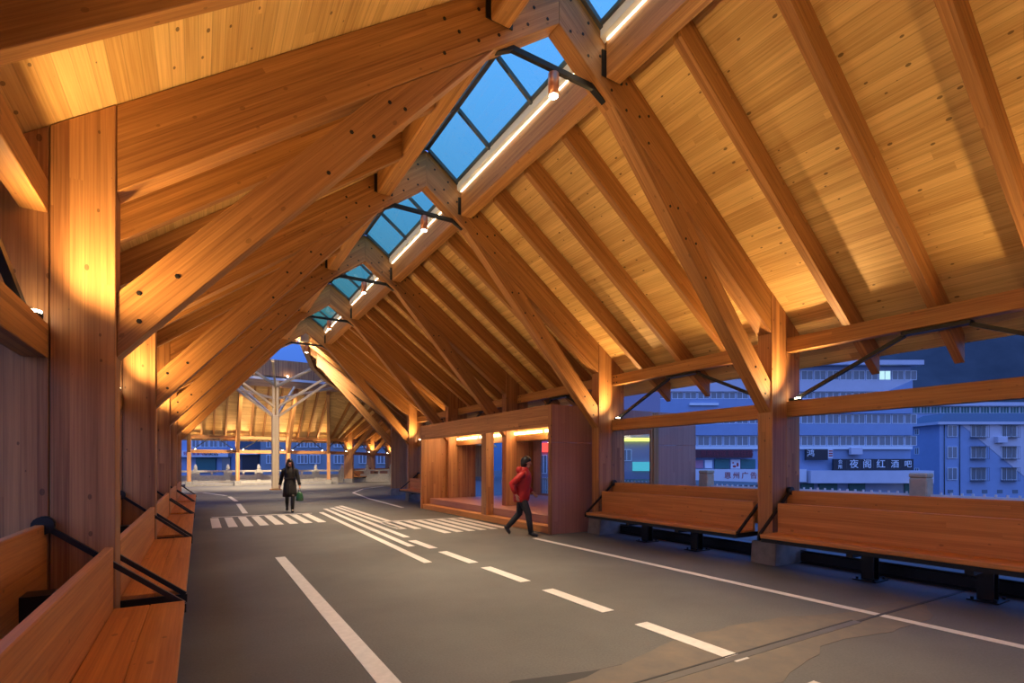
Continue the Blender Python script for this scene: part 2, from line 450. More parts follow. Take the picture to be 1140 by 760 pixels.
def make_frame(name, label, loc, rz, halves=(-1, 1), bolts=True, tie=True, x0=0.0):
    t = thing(name, label, 'timber frame', loc, rz, 'timber roof frames')
    for sgn in halves:
        p = obj('post', ME['post', sgn], M_POST, t, bevel=.006)
        q = obj('concrete_plinth', ME['plinth', sgn], M_CONC, p, bevel=.012); q['label'] = 'grey concrete plinth under the post'
        if x0: r = obj('rafter', (rafter_mesh(x0) if sgn > 0 else mir(rafter_mesh(x0))), M_BEAM, t, bevel=.006)
        else: r = obj('rafter', ME['rafter', sgn], M_BEAM, t, bevel=.006)
        s = obj('strut', ME['strut', sgn], M_BEAM, t, bevel=.006)
        if bolts:
            for x, d in ((.16, .14), (.16, .50), (.34, .32), (.42, .10), (.42, .48), (.60, .28), (.78, .12), (.78, .48), (1.02, .14), (1.02, .46), (1.24, .30), (1.40, .12), (1.40, .46)):
                obj('bolt', ME['bolt'], M_BOLT, r, (sgn * x, 0, 6.5 - SL * x + .60 - d))
            for x, d in ((3.86, .12), (3.86, .33), (3.62, .22), (1.66, .12), (1.80, .34), (1.95, .16), (2.1, .36), (2.3, .16), (2.5, .36)):
                obj('bolt', ME['bolt'], M_BOLT, s, (sgn * x, .01, 6.81 - 1.124 * x + .46 - d))
    if tie:
        m = MB(); m.box((0, 0, 6.06), (1.36, .05, .07), None, (1, 0, 0))
        tb = obj('tie_bar', m, M_STEEL, t, bevel=.004)
        for sgn in (-1, 1):
            m = MB(); a, b = sgn * .56, sgn * .75
            m.prism([(a, 6.03), (a, 6.5 - SL * .56 - .004), (b, 6.5 - SL * .75 - .004), (b, 5.93)] if sgn > 0 else [(a, 6.03), (b, 5.93), (b, 6.5 - SL * .75 - .004), (a, 6.5 - SL * .56 - .004)], -.035, .035)
            obj('gusset', m, M_STEEL, tb)
    return t
ORD = ['first', 'second', 'third', 'fourth', 'fifth', 'sixth', 'seventh', 'eighth']
FDESC = ['huge timber roof frame closest to the camera, carrying the largest pendant lamp',
         'timber roof frame at the near end of the wooden kiosk',
         'timber roof frame standing through the middle of the kiosk',
         'timber roof frame at the far end of the kiosk',
         'last straight timber frame before the round hub, beside the walking woman']
frames = []
for i, y in enumerate(YF):
    if i == 0:
        f = make_frame('timber_frame', 'timber roof frame just behind the camera, out of the picture', (XC, y, 0), 0, bolts=False)
        make_frame('timber_frame', 'second timber roof frame behind the camera, out of the picture', (XC, y - 4, 0), 0, bolts=False)
    else:
        f = make_frame('timber_frame', FDESC[i - 1], (XC, y, 0), 0, bolts=i <= 3)
    frames.append(f)

# ------------------------------------------------------------------ secondary rafters, ridge beams, eave beams, rails
SIDE = {1: 'kiosk side', -1: 'bench-row side'}
BAY = ['before the first frame', 'between first and second frames', 'between second and third frames', 'between third and fourth frames', 'between fourth and fifth frames']
def small_rafter(sgn, x0=.90, x1=5.20, w=.11):
    m = MB(); m.grain(1, 0, -SL)
    m.prism([(x0, deck(x0) - .39), (x1, deck(x1) - .39), (x1, deck(x1) - .003), (x0, deck(x0) - .003)], -w / 2, w / 2)
    return m if sgn > 0 else mir(m)
SR = {s: small_rafter(s).mesh('rafter') for s in (-1, 1)}
EV = 4.365
for b in range(5):
    y0, y1 = YF[b], YF[b + 1]
    for sgn in (-1, 1):
        offs = (1, 2, 3) if sgn > 0 else (1.40, 2.64)
        for j, dy in enumerate(offs, 1):
            o = obj('rafter', SR[sgn], M_BEAM, None, (XC, y0 + dy, 0), .005)
            tag(o, f'slim timber rafter, {ORD[j-1]} of {"three" if sgn > 0 else "two"} on the {"kiosk-side" if sgn > 0 else "bench-row"} slope, {BAY[b]}', 'rafter', 'slim rafters under the roof boards')
        # ridge beam
        x0, x1 = sgn * .665, sgn * .895
        t = thing('ridge_beam', f'timber beam edging the skylight,  {SIDE[sgn]}, {BAY[b]}', 'beam', (XC, (y0 + y1) / 2, 0), 0, 'beams beside the ridge skylights')
        m = MB(); m.grain(0, 1, 0)
        m.prism([(x0, 6.12), (x1, 6.12), (x1, deck(x1) - .004), (x0, deck(x0) - .004)], -1.87, 1.87)
        obj('beam_body', m, M_BEAM, t, bevel=.02)
        for e in (-1, 1):
            m = MB(); m.bx(sgn * .62, sgn * .94, e * 1.872, e * 1.888, 6.15, 6.46)
            obj('hanger', m, M_STEEL, t)
        # eave beam and rail
        xb = sgn * (EV + .08)
        m = MB(); m.grain(0, 1, 0); m.box((0, 0, 0), (.15, 3.76, .225))
        o = obj('eave_beam', m, M_BEAM, None, (XC + xb, (y0 + y1) / 2, 3.385), .006)
        tag(o, f'timber eave beam under the rafters on the {SIDE[sgn]}, {BAY[b]}', 'beam', 'eave beams')
        for e in (-1, 1):
            for (a, c) in ((.07, .06), (.07, -.06), (.16, .06), (.16, -.06)):
                m = MB(); m.cyl((-sgn * .075, e * (1.88 - a), c), (-sgn * .085, e * (1.88 - a), c), .016, 6)
                if 0 < b < 3: obj('bolt', m, M_BOLT, o)
        m = MB(); m.grain(0, 1, 0); m.box((0, 0, 0), (.15, 3.76, .24))
        o = obj('side_rail', m, M_BEAM, None, (XC + xb, (y0 + y1) / 2, 2.39), .006)
        tag(o, f'horizontal timber rail at lamp height on the {SIDE[sgn]}, {BAY[b]}', 'rail', 'side rails between the posts')
        # arched steel brace
        t = thing('arch_brace', f'black steel arch brace above the {SIDE[sgn]} rail, {BAY[b]}', 'brace', (XC + xb + sgn * .035, (y0 + y1) / 2, 0), 0, 'steel arch braces')
        m = MB(); m.box((0, 0, 3.245), (.13, .72, .045)); obj('plate', m, M_STEEL, t)
        for e in (-1, 1):
            m = MB(); m.bar((0, e * 1.80, 2.545), (0, e * .34, 3.225), .05, .05); obj('rod', m, M_STEEL, t)
            m = MB(); m.box((0, e * 1.80, 2.535), (.10, .16, .045)); obj('foot', m, M_STEEL, t)
# uplights on the rails
def uplight_parts(t, dy):
    m = MB(); m.cyl((0, 0, 0), (0, 0, .025), .05, 14); obj('housing', m, M_STEEL, t)
    m = MB(); m.cyl((0, 0, .025), (0, 0, .044), .042, 14); obj('lens', m, M_LENS, t)
UPL = []
for i, y in enumerate(YF):
    for sgn in (-1, 1):
        for e in (-1, 1):
            if i == 0 and e < 0: continue
            if i == len(YF) - 1 and e > 0: continue
            loc = (XC + sgn * (EV + .05), y + e * .27, 2.512)
            fr = f'the {ORD[i-1]} frame' if i else 'the frame behind the camera'
            t = thing('uplight', f'small black uplight, {"near" if e < 0 else "far"} face of {fr}, {SIDE[sgn]}', 'lamp', loc, 0, 'uplights on the side rails')
            uplight_parts(t, e)
            spot('uplight_beam', (loc[0] - sgn * .03, loc[1] + e * .17, loc[2] + .08), (XC + sgn * .6, y + e * .75, 6.4), P_UP, WARM, 128, 1, .05)
for y in (-3.15, -7.15, -11.15):
    for sgn in (-1, 1):
        t = thing('uplight', f'black uplight behind the camera, {SIDE[sgn]}, {"first" if y > -5 else "second" if y > -9 else "third"} out of the picture', 'lamp', (XC + sgn * (EV + .08), y + .27, 2.512), 0, 'uplights on the side rails')
        uplight_parts(t, 1)
        spot('uplight_beam', (XC + sgn * (EV + .06), y + .30, 2.60), (XC + sgn * .6, y + 1.2, 6.4), P_UP * 1.6, WARM, 128, 1, .05)
for sgn in (-1, 1):
    m = MB(); m.grain(0, 1, 0); m.box((0, 0, 0), (.15, 15.6, .24))
    tag(obj('side_rail', m, M_BEAM, None, (XC + sgn * (EV + .08), -7.1, 2.39), .006), f'long timber rail behind the camera, {SIDE[sgn]}, out of the picture', 'rail', 'side rails between the posts')
# pendants
def pendant(label, x, y, ztop, power, group='pendant lamps under the skylights'):
    t = thing('pendant_lamp', label, 'lamp', (x, y, ztop), 0, group)
    m = MB(); m.tube([(0, 0, .0), (0, 0, -.02), (0, 0, -.27)], [.03, .062, .062], 18, True); obj('lamp_body', m, M_COPPER, t)
    m = MB(); m.cyl((0, 0, -.27), (0, 0, -.275), .05, 18); obj('lens', m, M_LENSW, t)
    spot('pendant_beam', (x, y, ztop - .29), (x, y, 0), power, COOLW, 76, 1, .05)
    return t
for i, y in enumerate(YF):
    if i == 0: pendant('copper pendant lamp of the frame just behind the camera, out of the picture', XC, y, 6.02, P_PEND * .6); continue
    pendant(f'copper cylinder pendant lamp hanging from the tie bar of the {ORD[i-1]} frame', XC, y, 6.02, P_PEND)

# ------------------------------------------------------------------ skylights
for b in range(-1, 5):
    if b < 0: y0, y1 = -3.2, YF[0]
    else: y0, y1 = YF[b], YF[b + 1]
    if b < 0: lab = 'ridge skylight behind the camera, out of the picture'
    else: lab = f'gabled glass ridge skylight with grey bars {BAY[b]}'
    t = thing('skylight', lab, 'skylight', (XC, (y0 + y1) / 2, 0), 0, 'glass skylights along the ridge')
    L = (y1 - y0) / 2 - .115
    zz = lambda x: 7.20 - SL * abs(x)
    m = MB(); m.box((0, 0, 7.17), (.07, 2 * L, .07)); obj('ridge_bar', m, M_GREY, t)
    for sgn in (-1, 1):
        m = MB(); m.grain(0, 1, 0); x0, x1 = sgn * .60, sgn * .80
        m.prism([(x0, deck(x0) - .10), (sgn * .664, deck(.664) - .10), (sgn * .664, deck(.664) + .005), (x1, deck(x1) + .005), (x1, zz(x1)), (x0, zz(x0))], -L, L)
        obj('curb', m, M_CURB, t)
        m = MB(); m.prism([(sgn * .575, zz(.575) - .05), (sgn * .598, zz(.598) - .05), (sgn * .598, zz(.598)), (sgn * .575, zz(.575))], -L, L); obj('edge_bar', m, M_GREY, t)
        m = MB(); m.bx(sgn * .648, sgn * .660, -L + .06, L - .06, 6.545, 6.558); obj('light_strip', m, M_STRIP, t)
        for j in range(3):
            ya, yb = -L + 2 * L * j / 3, -L + 2 * L * (j + 1) / 3
            m = MB(); m.prism([(0, zz(0) + .004), (sgn * .78, zz(.78) + .004), (sgn * .78, zz(.78) + .012), (0, zz(0) + .012)], ya, yb)
            obj('pane', m, M_GLASS, t)
        for j in range(4):
            ya = -L + 2 * L * j / 3 + (.02 if j == 0 else -.02 if j == 3 else 0)
            m = MB(); m.prism([(sgn * .03, zz(.03) - .07), (sgn * .60, zz(.60) - .07), (sgn * .60, zz(.60)), (sgn * .03, zz(.03))], ya - .025, ya + .025)
            obj('mullion', m, M_GREY, t)

# ------------------------------------------------------------------ benches
def make_bench(label, x, y0, y1, sgn, rz=0, loc=None, legs=2):
    """seat front at local x = -.41*sgn side; back towards +sgn"""
    L = (y1 - y0) / 2
    t = thing('bench', label, 'bench', loc or (x, (y0 + y1) / 2, 0), rz, 'timber benches between the posts')
    S = sgn
    def B(m, x0, x1, a, b, z0, z1, g=(0, 1, 0)): return m.bx(S * x0, S * x1, a, b, z0, z1, g)
    m = MB(); B(m, -.43, -.2145, -L, L, .45, .505); B(m, -.2125, .0, -L, L, .45, .504); obj('seat', m, M_BENCH, t, bevel=.005)
    m = MB(); B(m, .002, .055, -L, L, .44, .945); obj('backrest', m, M_BENCH, t, bevel=.006)
    m = MB(); B(m, .375, .43, -L - .075, L + .075, .56, 1.125); obj('top_rail', m, M_BENCH, t, bevel=.006)
    m = MB(); B(m, -.42, .02, -L + .01, L - .01, .395, .447)
    obj('seat_frame', m, M_STEEL, t)
    for e in (-1, 1):
        yy = e * (L + .025)
        m = MB(); B(m, -.44, .36, yy - .012, yy + .012, .41, .475); obj('end_bar', m, M_STEEL, t)
        m = MB(); m.bar((S * -.425, yy, .475), (S * .385, yy, 1.12), .035, .035, (0, 1, 0)); r = obj('stay_rod', m, M_STEEL, t)
        m = MB(); m.cyl((S * .385, yy - .03, 1.12), (S * .385, yy + .03, 1.12), .062, 18); obj('stay_cap', m, M_STEEL, r)
    for k in range(legs):
        yy = -L + 2 * L * (k + 1) / (legs + 1)
        m = MB(); B(m, .07, .085, yy - .075, yy + .075, 0, .395); B(m, .205, .22, yy - .075, yy + .075, 0, .395); B(m, .08, .21, yy - .008, yy + .008, 0, .395)
        B(m, -.38, .22, yy - .04, yy + .04, .345, .394)
        lg = obj('leg', m, M_STEEL, t)
        m = MB(); B(m, -.02, .32, yy - .14, yy + .14, -.002, .016)
        for px in (.02, .28):
            for py in (-.1, .1): m.cyl((S * px, yy + py, .016), (S * px, yy + py, .045), .016, 6)
        obj('base_plate', m, M_STEEL, lg)
        yb = (L - .5) * (-1 if k == 0 else 1)
        m = MB(); B(m, .056, .374, yb - .09, yb + .09, .60, .76); obj('back_bracket', m, M_STEEL, t)
    return t
bl = {(0, 1): 'long timber bench beside the road in front of the first frame, kiosk side',
      (1, 1): 'timber bench with its whole seat in view, between the first frame and the kiosk',
      (4, 1): 'timber bench half hidden behind the far corner of the kiosk',
      (0, -1): 'timber bench filling the lower corner opposite the kiosk, in front of the first frame',
      (1, -1): 'timber bench between the first and second frames, opposite the kiosk',
      (2, -1): 'timber bench between the second and third frames, opposite the kiosk',
      (3, -1): 'timber bench between the third and fourth frames, opposite the kiosk',
      (4, -1): 'timber bench between the fourth and fifth frames, opposite the kiosk'}
for (b, s), lab in bl.items():
    make_bench(lab, XC + s * (HALF + .005), YF[b] + .20, YF[b + 1] - .20, s)
# black edge girder on the kiosk side and opposite
for sgn, lab in ((1, 'black steel kerb girder behind the bench legs'),):
    for ya, yb, l2 in ((-7, 4.6, 'before the first frame'), (5.1, 8.95, 'between the first frame and the kiosk')):
        m = MB(); m.bx(-.09, .09, -(yb - ya) / 2, (yb - ya) / 2, 0, .02); m.bx(-.09, .09, -(yb - ya) / 2, (yb - ya) / 2, .18, .2); m.bx(-.015, .015, -(yb - ya) / 2, (yb - ya) / 2, .02, .18)
        m.bx(-.088, -.02, -(yb - ya) / 2, (yb - ya) / 2, .03, .17)
        tag(obj('kerb_girder', m, M_STEEL, None, (XC + 4.62, (ya + yb) / 2, 0)), lab + ' ' + l2, 'girder', 'black kerb girders')

# ------------------------------------------------------------------ kiosk
KX0, KX1, KY0, KY1, KZ = 6.53, 11.2, 9.22, 16.98, 2.83
kt = thing('kiosk', 'long timber kiosk pavilion built between the posts with a raised floor', 'kiosk', (KX0, KY0, 0))
kx, ky = KX1 - KX0, KY1 - KY0
def kobj(name, boxes, mat, g=(0, 0, 1), bevel=.004, parent=kt):
    m = MB(); m.grain(*g)
    for q in boxes: m.bx(*q)
    return obj(name, m, mat, parent, bevel=bevel)
# near side wall, with a window in its outer half
kobj('side_wall', [(0.04, 2.06, 0, .07, 0, 2.005), (0.04, 2.06, 0.0, .07, 2.012, KZ), (3.28, kx, 0, .07, 0, 2.005), (3.28, kx, 0, .07, 2.012, KZ), (2.06, 3.10, 0, .07, 2.45, KZ), (2.06, 3.10, 0, .07, 0, .40)], M_PANEL)
kobj('corner_post', [(0, .04, -.003, .10, 0, KZ + .003)], M_POST)
kobj('corner_post', [(0, .04, ky - .10, ky + .003, 0, KZ + .003)], M_POST)
kobj('window_post', [(3.10, 3.28, -.02, .12, 0, KZ - .02)], M_BEAM)
w = kobj('window_frame', [(2.06, 2.16, .01, .06, .40, 2.45), (3.04, 3.10, .01, .06, .40, 2.45), (2.16, 3.04, .01, .06, .40, .46), (2.16, 3.04, .01, .06, 2.38, 2.45)], M_POST)
kobj('pane', [(2.16, 3.04, .03, .04, .46, 2.38)], M_PANE, bevel=0, parent=w)
# far side wall
kobj('side_wall', [(.04, 2.1, ky - .07, ky, 0, KZ), (2.1, kx - .3, ky - .07, ky, 2.42, KZ), (kx - .3, kx, ky - .07, ky, 0, KZ), (2.1, kx - .3, ky - .07, ky, 0, .34)], M_POST)
# header, floor, step, roof
kobj('header', [(0, .09, .10, ky - .10, KZ - .47, KZ)], M_POST, (0, 1, 0))
kobj('floor_deck', [(.32, kx, .07, ky - .07, .10, .345)], M_PANEL, (0, 1, 0))
kobj('step', [(.045, .32, .10, ky - .10, 0, .155)], M_BENCH, (0, 1, 0))
kobj('roof', [(.09, kx, .07, ky - .07, KZ - .12, KZ - .005)], M_PANEL, (0, 1, 0))
# the front posts
kobj('front_post', [(.10, .34, 3.15, 3.43, .156, KZ - .13)], M_POST)
kobj('front_post', [(2.9, 3.1, 2.55, 2.75, .31, KZ - .13)], M_BEAM)
kobj('front_post', [(2.2, 2.36, 5.6, 5.8, .31, KZ - .13)], M_BEAM)
# inner beam that carries the light strip
kobj('inner_beam', [(1.25, 1.37, .07, ky - .07, 2.18, 2.36)], M_BEAM, (0, 1, 0))
for j, (a, b) in enumerate(((.4, 2.0), (2.15, 3.9), (4.4, 5.7), (5.9, 7.4))):
    kobj('light_strip', [(1.225, 1.245, a, b, 2.37, 2.43)], M_LED, (0, 1, 0), 0)
# back wall with windows
kobj('back_wall', [(kx - .07, kx, .07, ky - .07, .0, .42), (kx - .07, kx, .07, ky - .07, 2.40, KZ), (kx - .07, kx, .07, .6, .42, 2.40), (kx - .07, kx, 3.2, 3.5, .42, 2.40), (kx - .07, kx, 5.5, 5.7, .42, 2.4), (kx - .07, kx, ky - .6, ky - .07, .42, 2.40)], M_PANEL)
for a, b in ((.6, 3.2), (3.5, 5.5), (5.7, ky - .6)):
    kobj('pane', [(kx - .045, kx - .03, a, b, .42, 2.40)], M_PANE, bevel=0)
for y in (1.9, 4.8, 6.4):
    l = bpy.data.lights.new('kiosk_light', 'POINT'); l.energy = 15; l.color = (1, .70, .38); l.shadow_soft_size = .25
    o = bpy.data.objects.new('kiosk_light', l); COL.objects.link(o); o.location = (KX0 + 1.0, KY0 + y, 2.5)

# ------------------------------------------------------------------ outer white picket fence with stone posts
for j, (a, b, lab) in enumerate(((-1.0, 4.18, 'before the first stone post'), (4.48, 8.93, 'between the two stone posts'), (9.23, 13.0, 'behind the near half of the kiosk'), (13.3, 17.6, 'behind the far half of the kiosk'))):
    t = thing('picket_fence', f'white metal picket fence at the deck edge {lab}', 'fence', (11.45, (a + b) / 2, 0), 0, 'white picket fences')
    L = (b - a) / 2
    m = MB(); m.bx(-.02, .02, -L, L, .94, .98); m.bx(-.015, .015, -L, L, .12, .16); m.bx(-.015, .015, -L, L, .52, .55); obj('rails', m, M_WHITE, t)
    n = int((b - a) / .15)
    m = MB()
    for k in range(n):
        y = -L + .075 + k * .15; m.bx(-.014, .014, y - .015, y + .015, 0, 1.02)
    obj('slats', m, M_WHITE, t)
for y, l in ((4.33, 'over the bench back in front of the first frame'), (9.08, 'between the first frame and the kiosk wall')):
    t = thing('bollard', f'square tan stone post outside, {l}', 'post', (11.45, y, 0), 0, 'stone fence posts')
    m = MB(); m.bx(-.14, .14, -.14, .14, 0, 1.28); obj('shaft', m, M_TAN, t, bevel=.02)
    m = MB(); m.bx(-.145, .145, -.145, .145, 1.28, 1.37); obj('cap', m, M_TAN, t, bevel=.02)

# ------------------------------------------------------------------ hub at the far end
YW = 41.0
# frames on the far wall: local x points outwards
def half(label, wallpt, ang, x0, bolts=False):
    return make_frame('timber_frame', label, (wallpt[0] - HALF * math.cos(ang), wallpt[1] - HALF * math.sin(ang), 0), ang, (1,), bolts, False, x0)
FW = [(-.6, YW), (2.3, YW), (5.6, YW), (8.43, 41.1)]
FL = ['half frame on the far hub wall, just past the bench row', 'half frame on the far hub wall, beside the pale tree column',
      'half frame on the far hub wall, right behind the walking woman', 'half frame at the corner where the hub turns into the far bridge arm']
FA = [PI / 2, PI / 2, PI / 2, PI / 2 + math.radians(-12) * -1 * -1]
far = [half(FL[i], FW[i], FA[i], .25) for i in range(4)]
dN = V((.66, .75)).normalized(); nN = V((.75, -.66)).normalized()
N0 = V((10.65, 42.6)) + nN * HALF
armang = math.atan2(-nN.y, -nN.x)   # local +x points to the far left wall of the arm
arm = []
for j, l in enumerate(('roof frame of the far bridge arm, first past the hub corner', 'roof frame of the far bridge arm, second past the hub corner, between two benches', 'roof frame of the far bridge arm, deepest in view')):
    p = N0 + dN * 4 * j
    arm.append(make_frame('timber_frame', l, (p.x, p.y, 0), armang, (1, -1), False, False))
RW = [(8.0, 24.7, math.radians(-10)), (10.2, 28.4, math.radians(-28)), (12.3, 32.0, math.radians(-30))]
RL = ['half frame where the bridge widens, just past the kiosk and small bench', 'half frame on the kiosk-side hub wall, hidden second', 'half frame on the kiosk-side hub wall, hidden third']
for (x, y, a), l in list(zip(RW, RL))[:2]: half(l, (x, y), a, .6)
# hub roof
def zt(t): return deck(HALF * t)
EX = 1.34    # overhang past the wall
outer_far = [(-7, YW), (-.6, YW), (2.3, YW), (5.6, YW), (8.43, 41.1), (10.65, 42.6), (13.3, 45.6), (15.94, 48.6), (18.6, 51.6)]
Nr = [N0 + dN * 4 * j for j in range(4)]
inner_far = [(-2.2, 37.3), (-.6, 37.1), (2.3, 37.1), (5.6, 37.1), (8.6, 37.6), (Nr[0].x, Nr[0].y), (Nr[1].x, Nr[1].y), (Nr[2].x, Nr[2].y), (Nr[3].x, Nr[3].y)]
outer_r = [(7.47, 20.97), (8.0, 24.7), (10.2, 28.4), (12.3, 32.0), (N0.x + nN.x * HALF, N0.y + nN.y * HALF), (N0.x + nN.x * HALF + dN.x * 12, N0.y + nN.y * HALF + dN.y * 12)]
inner_r = [(XC, 20.97), (3.95, 24.6), (5.0, 28.8), (6.3, 32.4), (8.6, 37.6), (Nr[3].x, Nr[3].y)]
mb = MB()
def roofstrip(outer, inner, flip=False):
    for i in range(len(outer) - 1):
        def ext(o, n):
            d = V((o[0] - n[0], o[1] - n[1])); L = d.length; d.normalize(); return (o[0] + d.x * EX, o[1] + d.y * EX, zt(1) - SL * EX)
        a, b = ext(outer[i], inner[i]), ext(outer[i + 1], inner[i + 1])
        c, d = (*inner[i + 1], 7.14), (*inner[i], 7.14)
        mb.grain(*(V(b) - V(a)))
        mb.slab([a, b, d], .12) if False else None
        mb.slab([a, b, c], .12); mb.slab([a, c, d], .12)
roofstrip(outer_far, inner_far)
roofstrip(outer_r, inner_r)
roofstrip([(2 * XC - x, y) for x, y in outer_r[:4]] + [(-7, 37)], [(2 * XC - x, y) for x, y in inner_r[:4]] + [(-2.2, 37.3)])
struct('ceiling', mb, M_DECK)
# rafters between the far frames
def hub_rafter(o, n, label):
    o, n = V((*o, 0)), V((*n, 0)); d = (o - n); L = d.length; d.normalize()
    s = (7.14 - zt(1)) / L
    t = MB(); t.grain(1, 0, -s)
    z = lambda x: 7.14 - s * x
    e = L + .85
    t.prism([(.23, z(.23) - .36), (e, z(e) - .36), (e, z(e) - .004), (.23, z(.23) - .004)], -.055, .055)
    ob = obj('rafter', t, M_BEAM, None, (n.x, n.y, 0), .005); ob.rotation_euler.z = math.atan2(d.y, d.x)
    tag(ob, label, 'rafter', 'slim rafters under the roof boards')
def lerp(a, b, t): return (a[0] + (b[0] - a[0]) * t, a[1] + (b[1] - a[1]) * t)
WN = ['past the bench row', 'past the tree column', 'behind the woman', 'before the far arm']
for i in range(1, 4):
    for j in (1, 2, 3):
        hub_rafter(lerp(outer_far[i], outer_far[i + 1], j / 4), lerp(inner_far[i], inner_far[i + 1], j / 4), f'slim rafter of the far hub roof, {ORD[j-1]} in the bay {["next to the bench row", "behind the tree column", "behind the woman"][i-1]}')
for i in (4, 5, 6):
    for j in (1, 2, 3):
        hub_rafter(lerp(outer_far[i], outer_far[i + 1], j / 4), lerp(inner_far[i], inner_far[i + 1], j / 4), f'slim rafter of the far arm roof, {ORD[j-1]} in arm bay {["one", "two", "three"][i-4]}')
for i in (0, 1, 2):
    for j in (1, 2, 3):
        hub_rafter(lerp(outer_r[i], outer_r[i + 1], j / 4), lerp(inner_r[i], inner_r[i + 1], j / 4), f'slim rafter of the kiosk-side hub roof, {ORD[j-1]} in hub bay {["one", "two", "three"][i]}')
# eave beams, rails, braces and lamps on the far wall
far_pts = FW + [(10.65, 42.6), (13.3, 45.6), (15.94, 48.6)]
far_pts[3] = (8.43, 41.1)
for i in range(len(far_pts) - 1):
    a, b = V(far_pts[i]), V(far_pts[i + 1]); d = (b - a).normalized(); n = V((-d.y, d.x)); L = (b - a).length
    c = (a + b) / 2 + n * .45; rz = math.atan2(d.y, d.x)
    where = ['next to the bench row', 'behind the tree column', 'behind the woman', 'at the hub corner', 'above the first far bench', 'above the second far bench'][i]
    for nm, z, h, lab in (('eave_beam', 3.385, .225, 'timber eave beam on the far hub wall'), ('side_rail', 2.39, .24, 'timber rail on the far hub wall')):
        m = MB(); m.box((0, 0, 0), (L - .26, .15, h), None, (1, 0, 0)); o = obj(nm, m, M_BEAM, None, (c.x, c.y, z), .005); o.rotation_euler.z = rz
        tag(o, f'{lab} {where}', 'beam' if nm[0] == 'e' else 'rail', 'far wall beams')
    t = thing('arch_brace', f'black steel arch brace on the far wall {where}', 'brace', (c.x, c.y, 0), rz, 'steel arch braces')
    m = MB(); m.box((0, 0, 3.245), (.72, .13, .05)); obj('plate', m, M_STEEL, t)
    hl = L / 2 - .25
    for e in (-1, 1):
        m = MB(); m.bar((e * hl, 0, 2.545), (e * .34, 0, 3.225), .06, .06, (0, 1, 0)); obj('rod', m, M_STEEL, t)
        p = c + d * (e * (L / 2 - .36)) - n * .05
        t2 = thing('uplight', f'small bright uplight on the far rail {where}, at its {"start" if e < 0 else "end"}', 'lamp', (p.x, p.y, 2.515), 0, 'uplights on the far wall')
        uplight_parts(t2, e)
        tg = p - n * 1.6 - d * (e * -.25)
        spot('uplight_beam', (p.x - n.x * .06, p.y - n.y * .06, 2.65), (tg.x, tg.y, 5.6), P_UP * .7, WARM, 125, 1, .05)
# pendants added to the far arm to light its benches
for j in (0, 1):
    p = N0 + dN * 4 * j
    pendant(f'added small far pendant lamp under the {ORD[j]} frame of the bridge arm', p.x, p.y, 6.3, P_PEND, 'pendant lamps under the skylights')
# far benches on the arm
for i, l in ((4, 'small far timber bench on the bridge arm past the hub corner, first'), (5, 'small far timber bench on the bridge arm past the hub corner, second')):
    a, b = V(far_pts[i]), V(far_pts[i + 1]); d = (b - a).normalized(); c = (a + b) / 2
    make_bench(l, 0, -1.8, 1.8, -1, math.atan2(d.y, d.x) - PI / 2, (c.x, c.y, 0))
# ring beam round the opening, with an upstand drum
op = [(XC, 22.6), (3.95, 24.6), (5.0, 28.8), (6.3, 32.4), (7.9, 36.2), (8.3, 37.1), (7.4, 37.25), (5.6, 37.1), (2.3, 37.1), (-.45, 37.25), (-1.35, 37.1), (-.95, 36.2), (.65, 32.4), (1.95, 28.8), (3.0, 24.6)]
t = thing('ring_beam', 'curved timber ring beam framing the roof opening above the hub', 'beam', (XC, 33, 0))
def ringwall(w0, w1, z0, z1, mat, name):
    m = MB(); n = len(op); cen = V((XC, 33.0))
    P = [V(q) for q in op]
    for i in range(n):
        a, b = P[i], P[(i + 1) % n]; d = (b - a)
        if d.length < 1e-4: continue
        d.normalize(); nn = V((d.y, -d.x))
        if nn.dot((a + b) / 2 - cen) < 0: nn = -nn
        q = [a + nn * w0 - d * .03, b + nn * w0 + d * .03, b + nn * w1 + d * .03, a + nn * w1 - d * .03]
        m.grain(d.x, d.y, 0) if name == 'ring' else m.grain(0, 0, 1)
        m.prism([(v.x - XC, v.y - 33.0) for v in q], z0, z1, 'z')
    return obj(name, m, mat, t)
ringwall(-.02, .20, 6.55, 7.12, M_BEAM, 'ring')
ringwall(-.04, .0, 7.0, 7.16, M_CURB, 'curb')
ringwall(.0, .16, 7.16, 8.35, M_POST, 'upstand')
for x, y, l in ((2.9, 37.0, 'beside the tree column top'), (5.0, 37.0, 'further along the ring')):
    t = thing('ring_light', f'small bright spotlight on the far ring beam {l}', 'lamp', (x, y, 7.16), 0, 'ring spotlights')
    m = MB(); m.cyl((0, 0, 0), (0, -.04, .10), .05, 12); obj('housing', m, M_STEEL, t)
    m = MB(); m.ball((0, -.07, .13), .05); obj('lens', m, M_LENSW, t)
    spot('ring_beam_light', (x, y - .25, 6.5), (x, y + 1.6, 0), 2600, COOLW, 120, 1, .05)
t = thing('floodlight', 'white box floodlight at the near tip of the hub opening, below the last tie bar', 'lamp', (3.62, 22.2, 6.75), 0)
m = MB(); m.bx(-.15, .15, -.12, .12, -.30, .02); obj('housing', m, M_WHITE, t, bevel=.03)
m = MB(); m.bx(-.11, .11, .12, .135, -.26, -.04); obj('lens', m, M_LENSW, t)
spot('flood_beam', (3.62, 22.45, 6.55), (3.7, 31.0, 1.2), 2600, COOLW, 105, 1, .08)
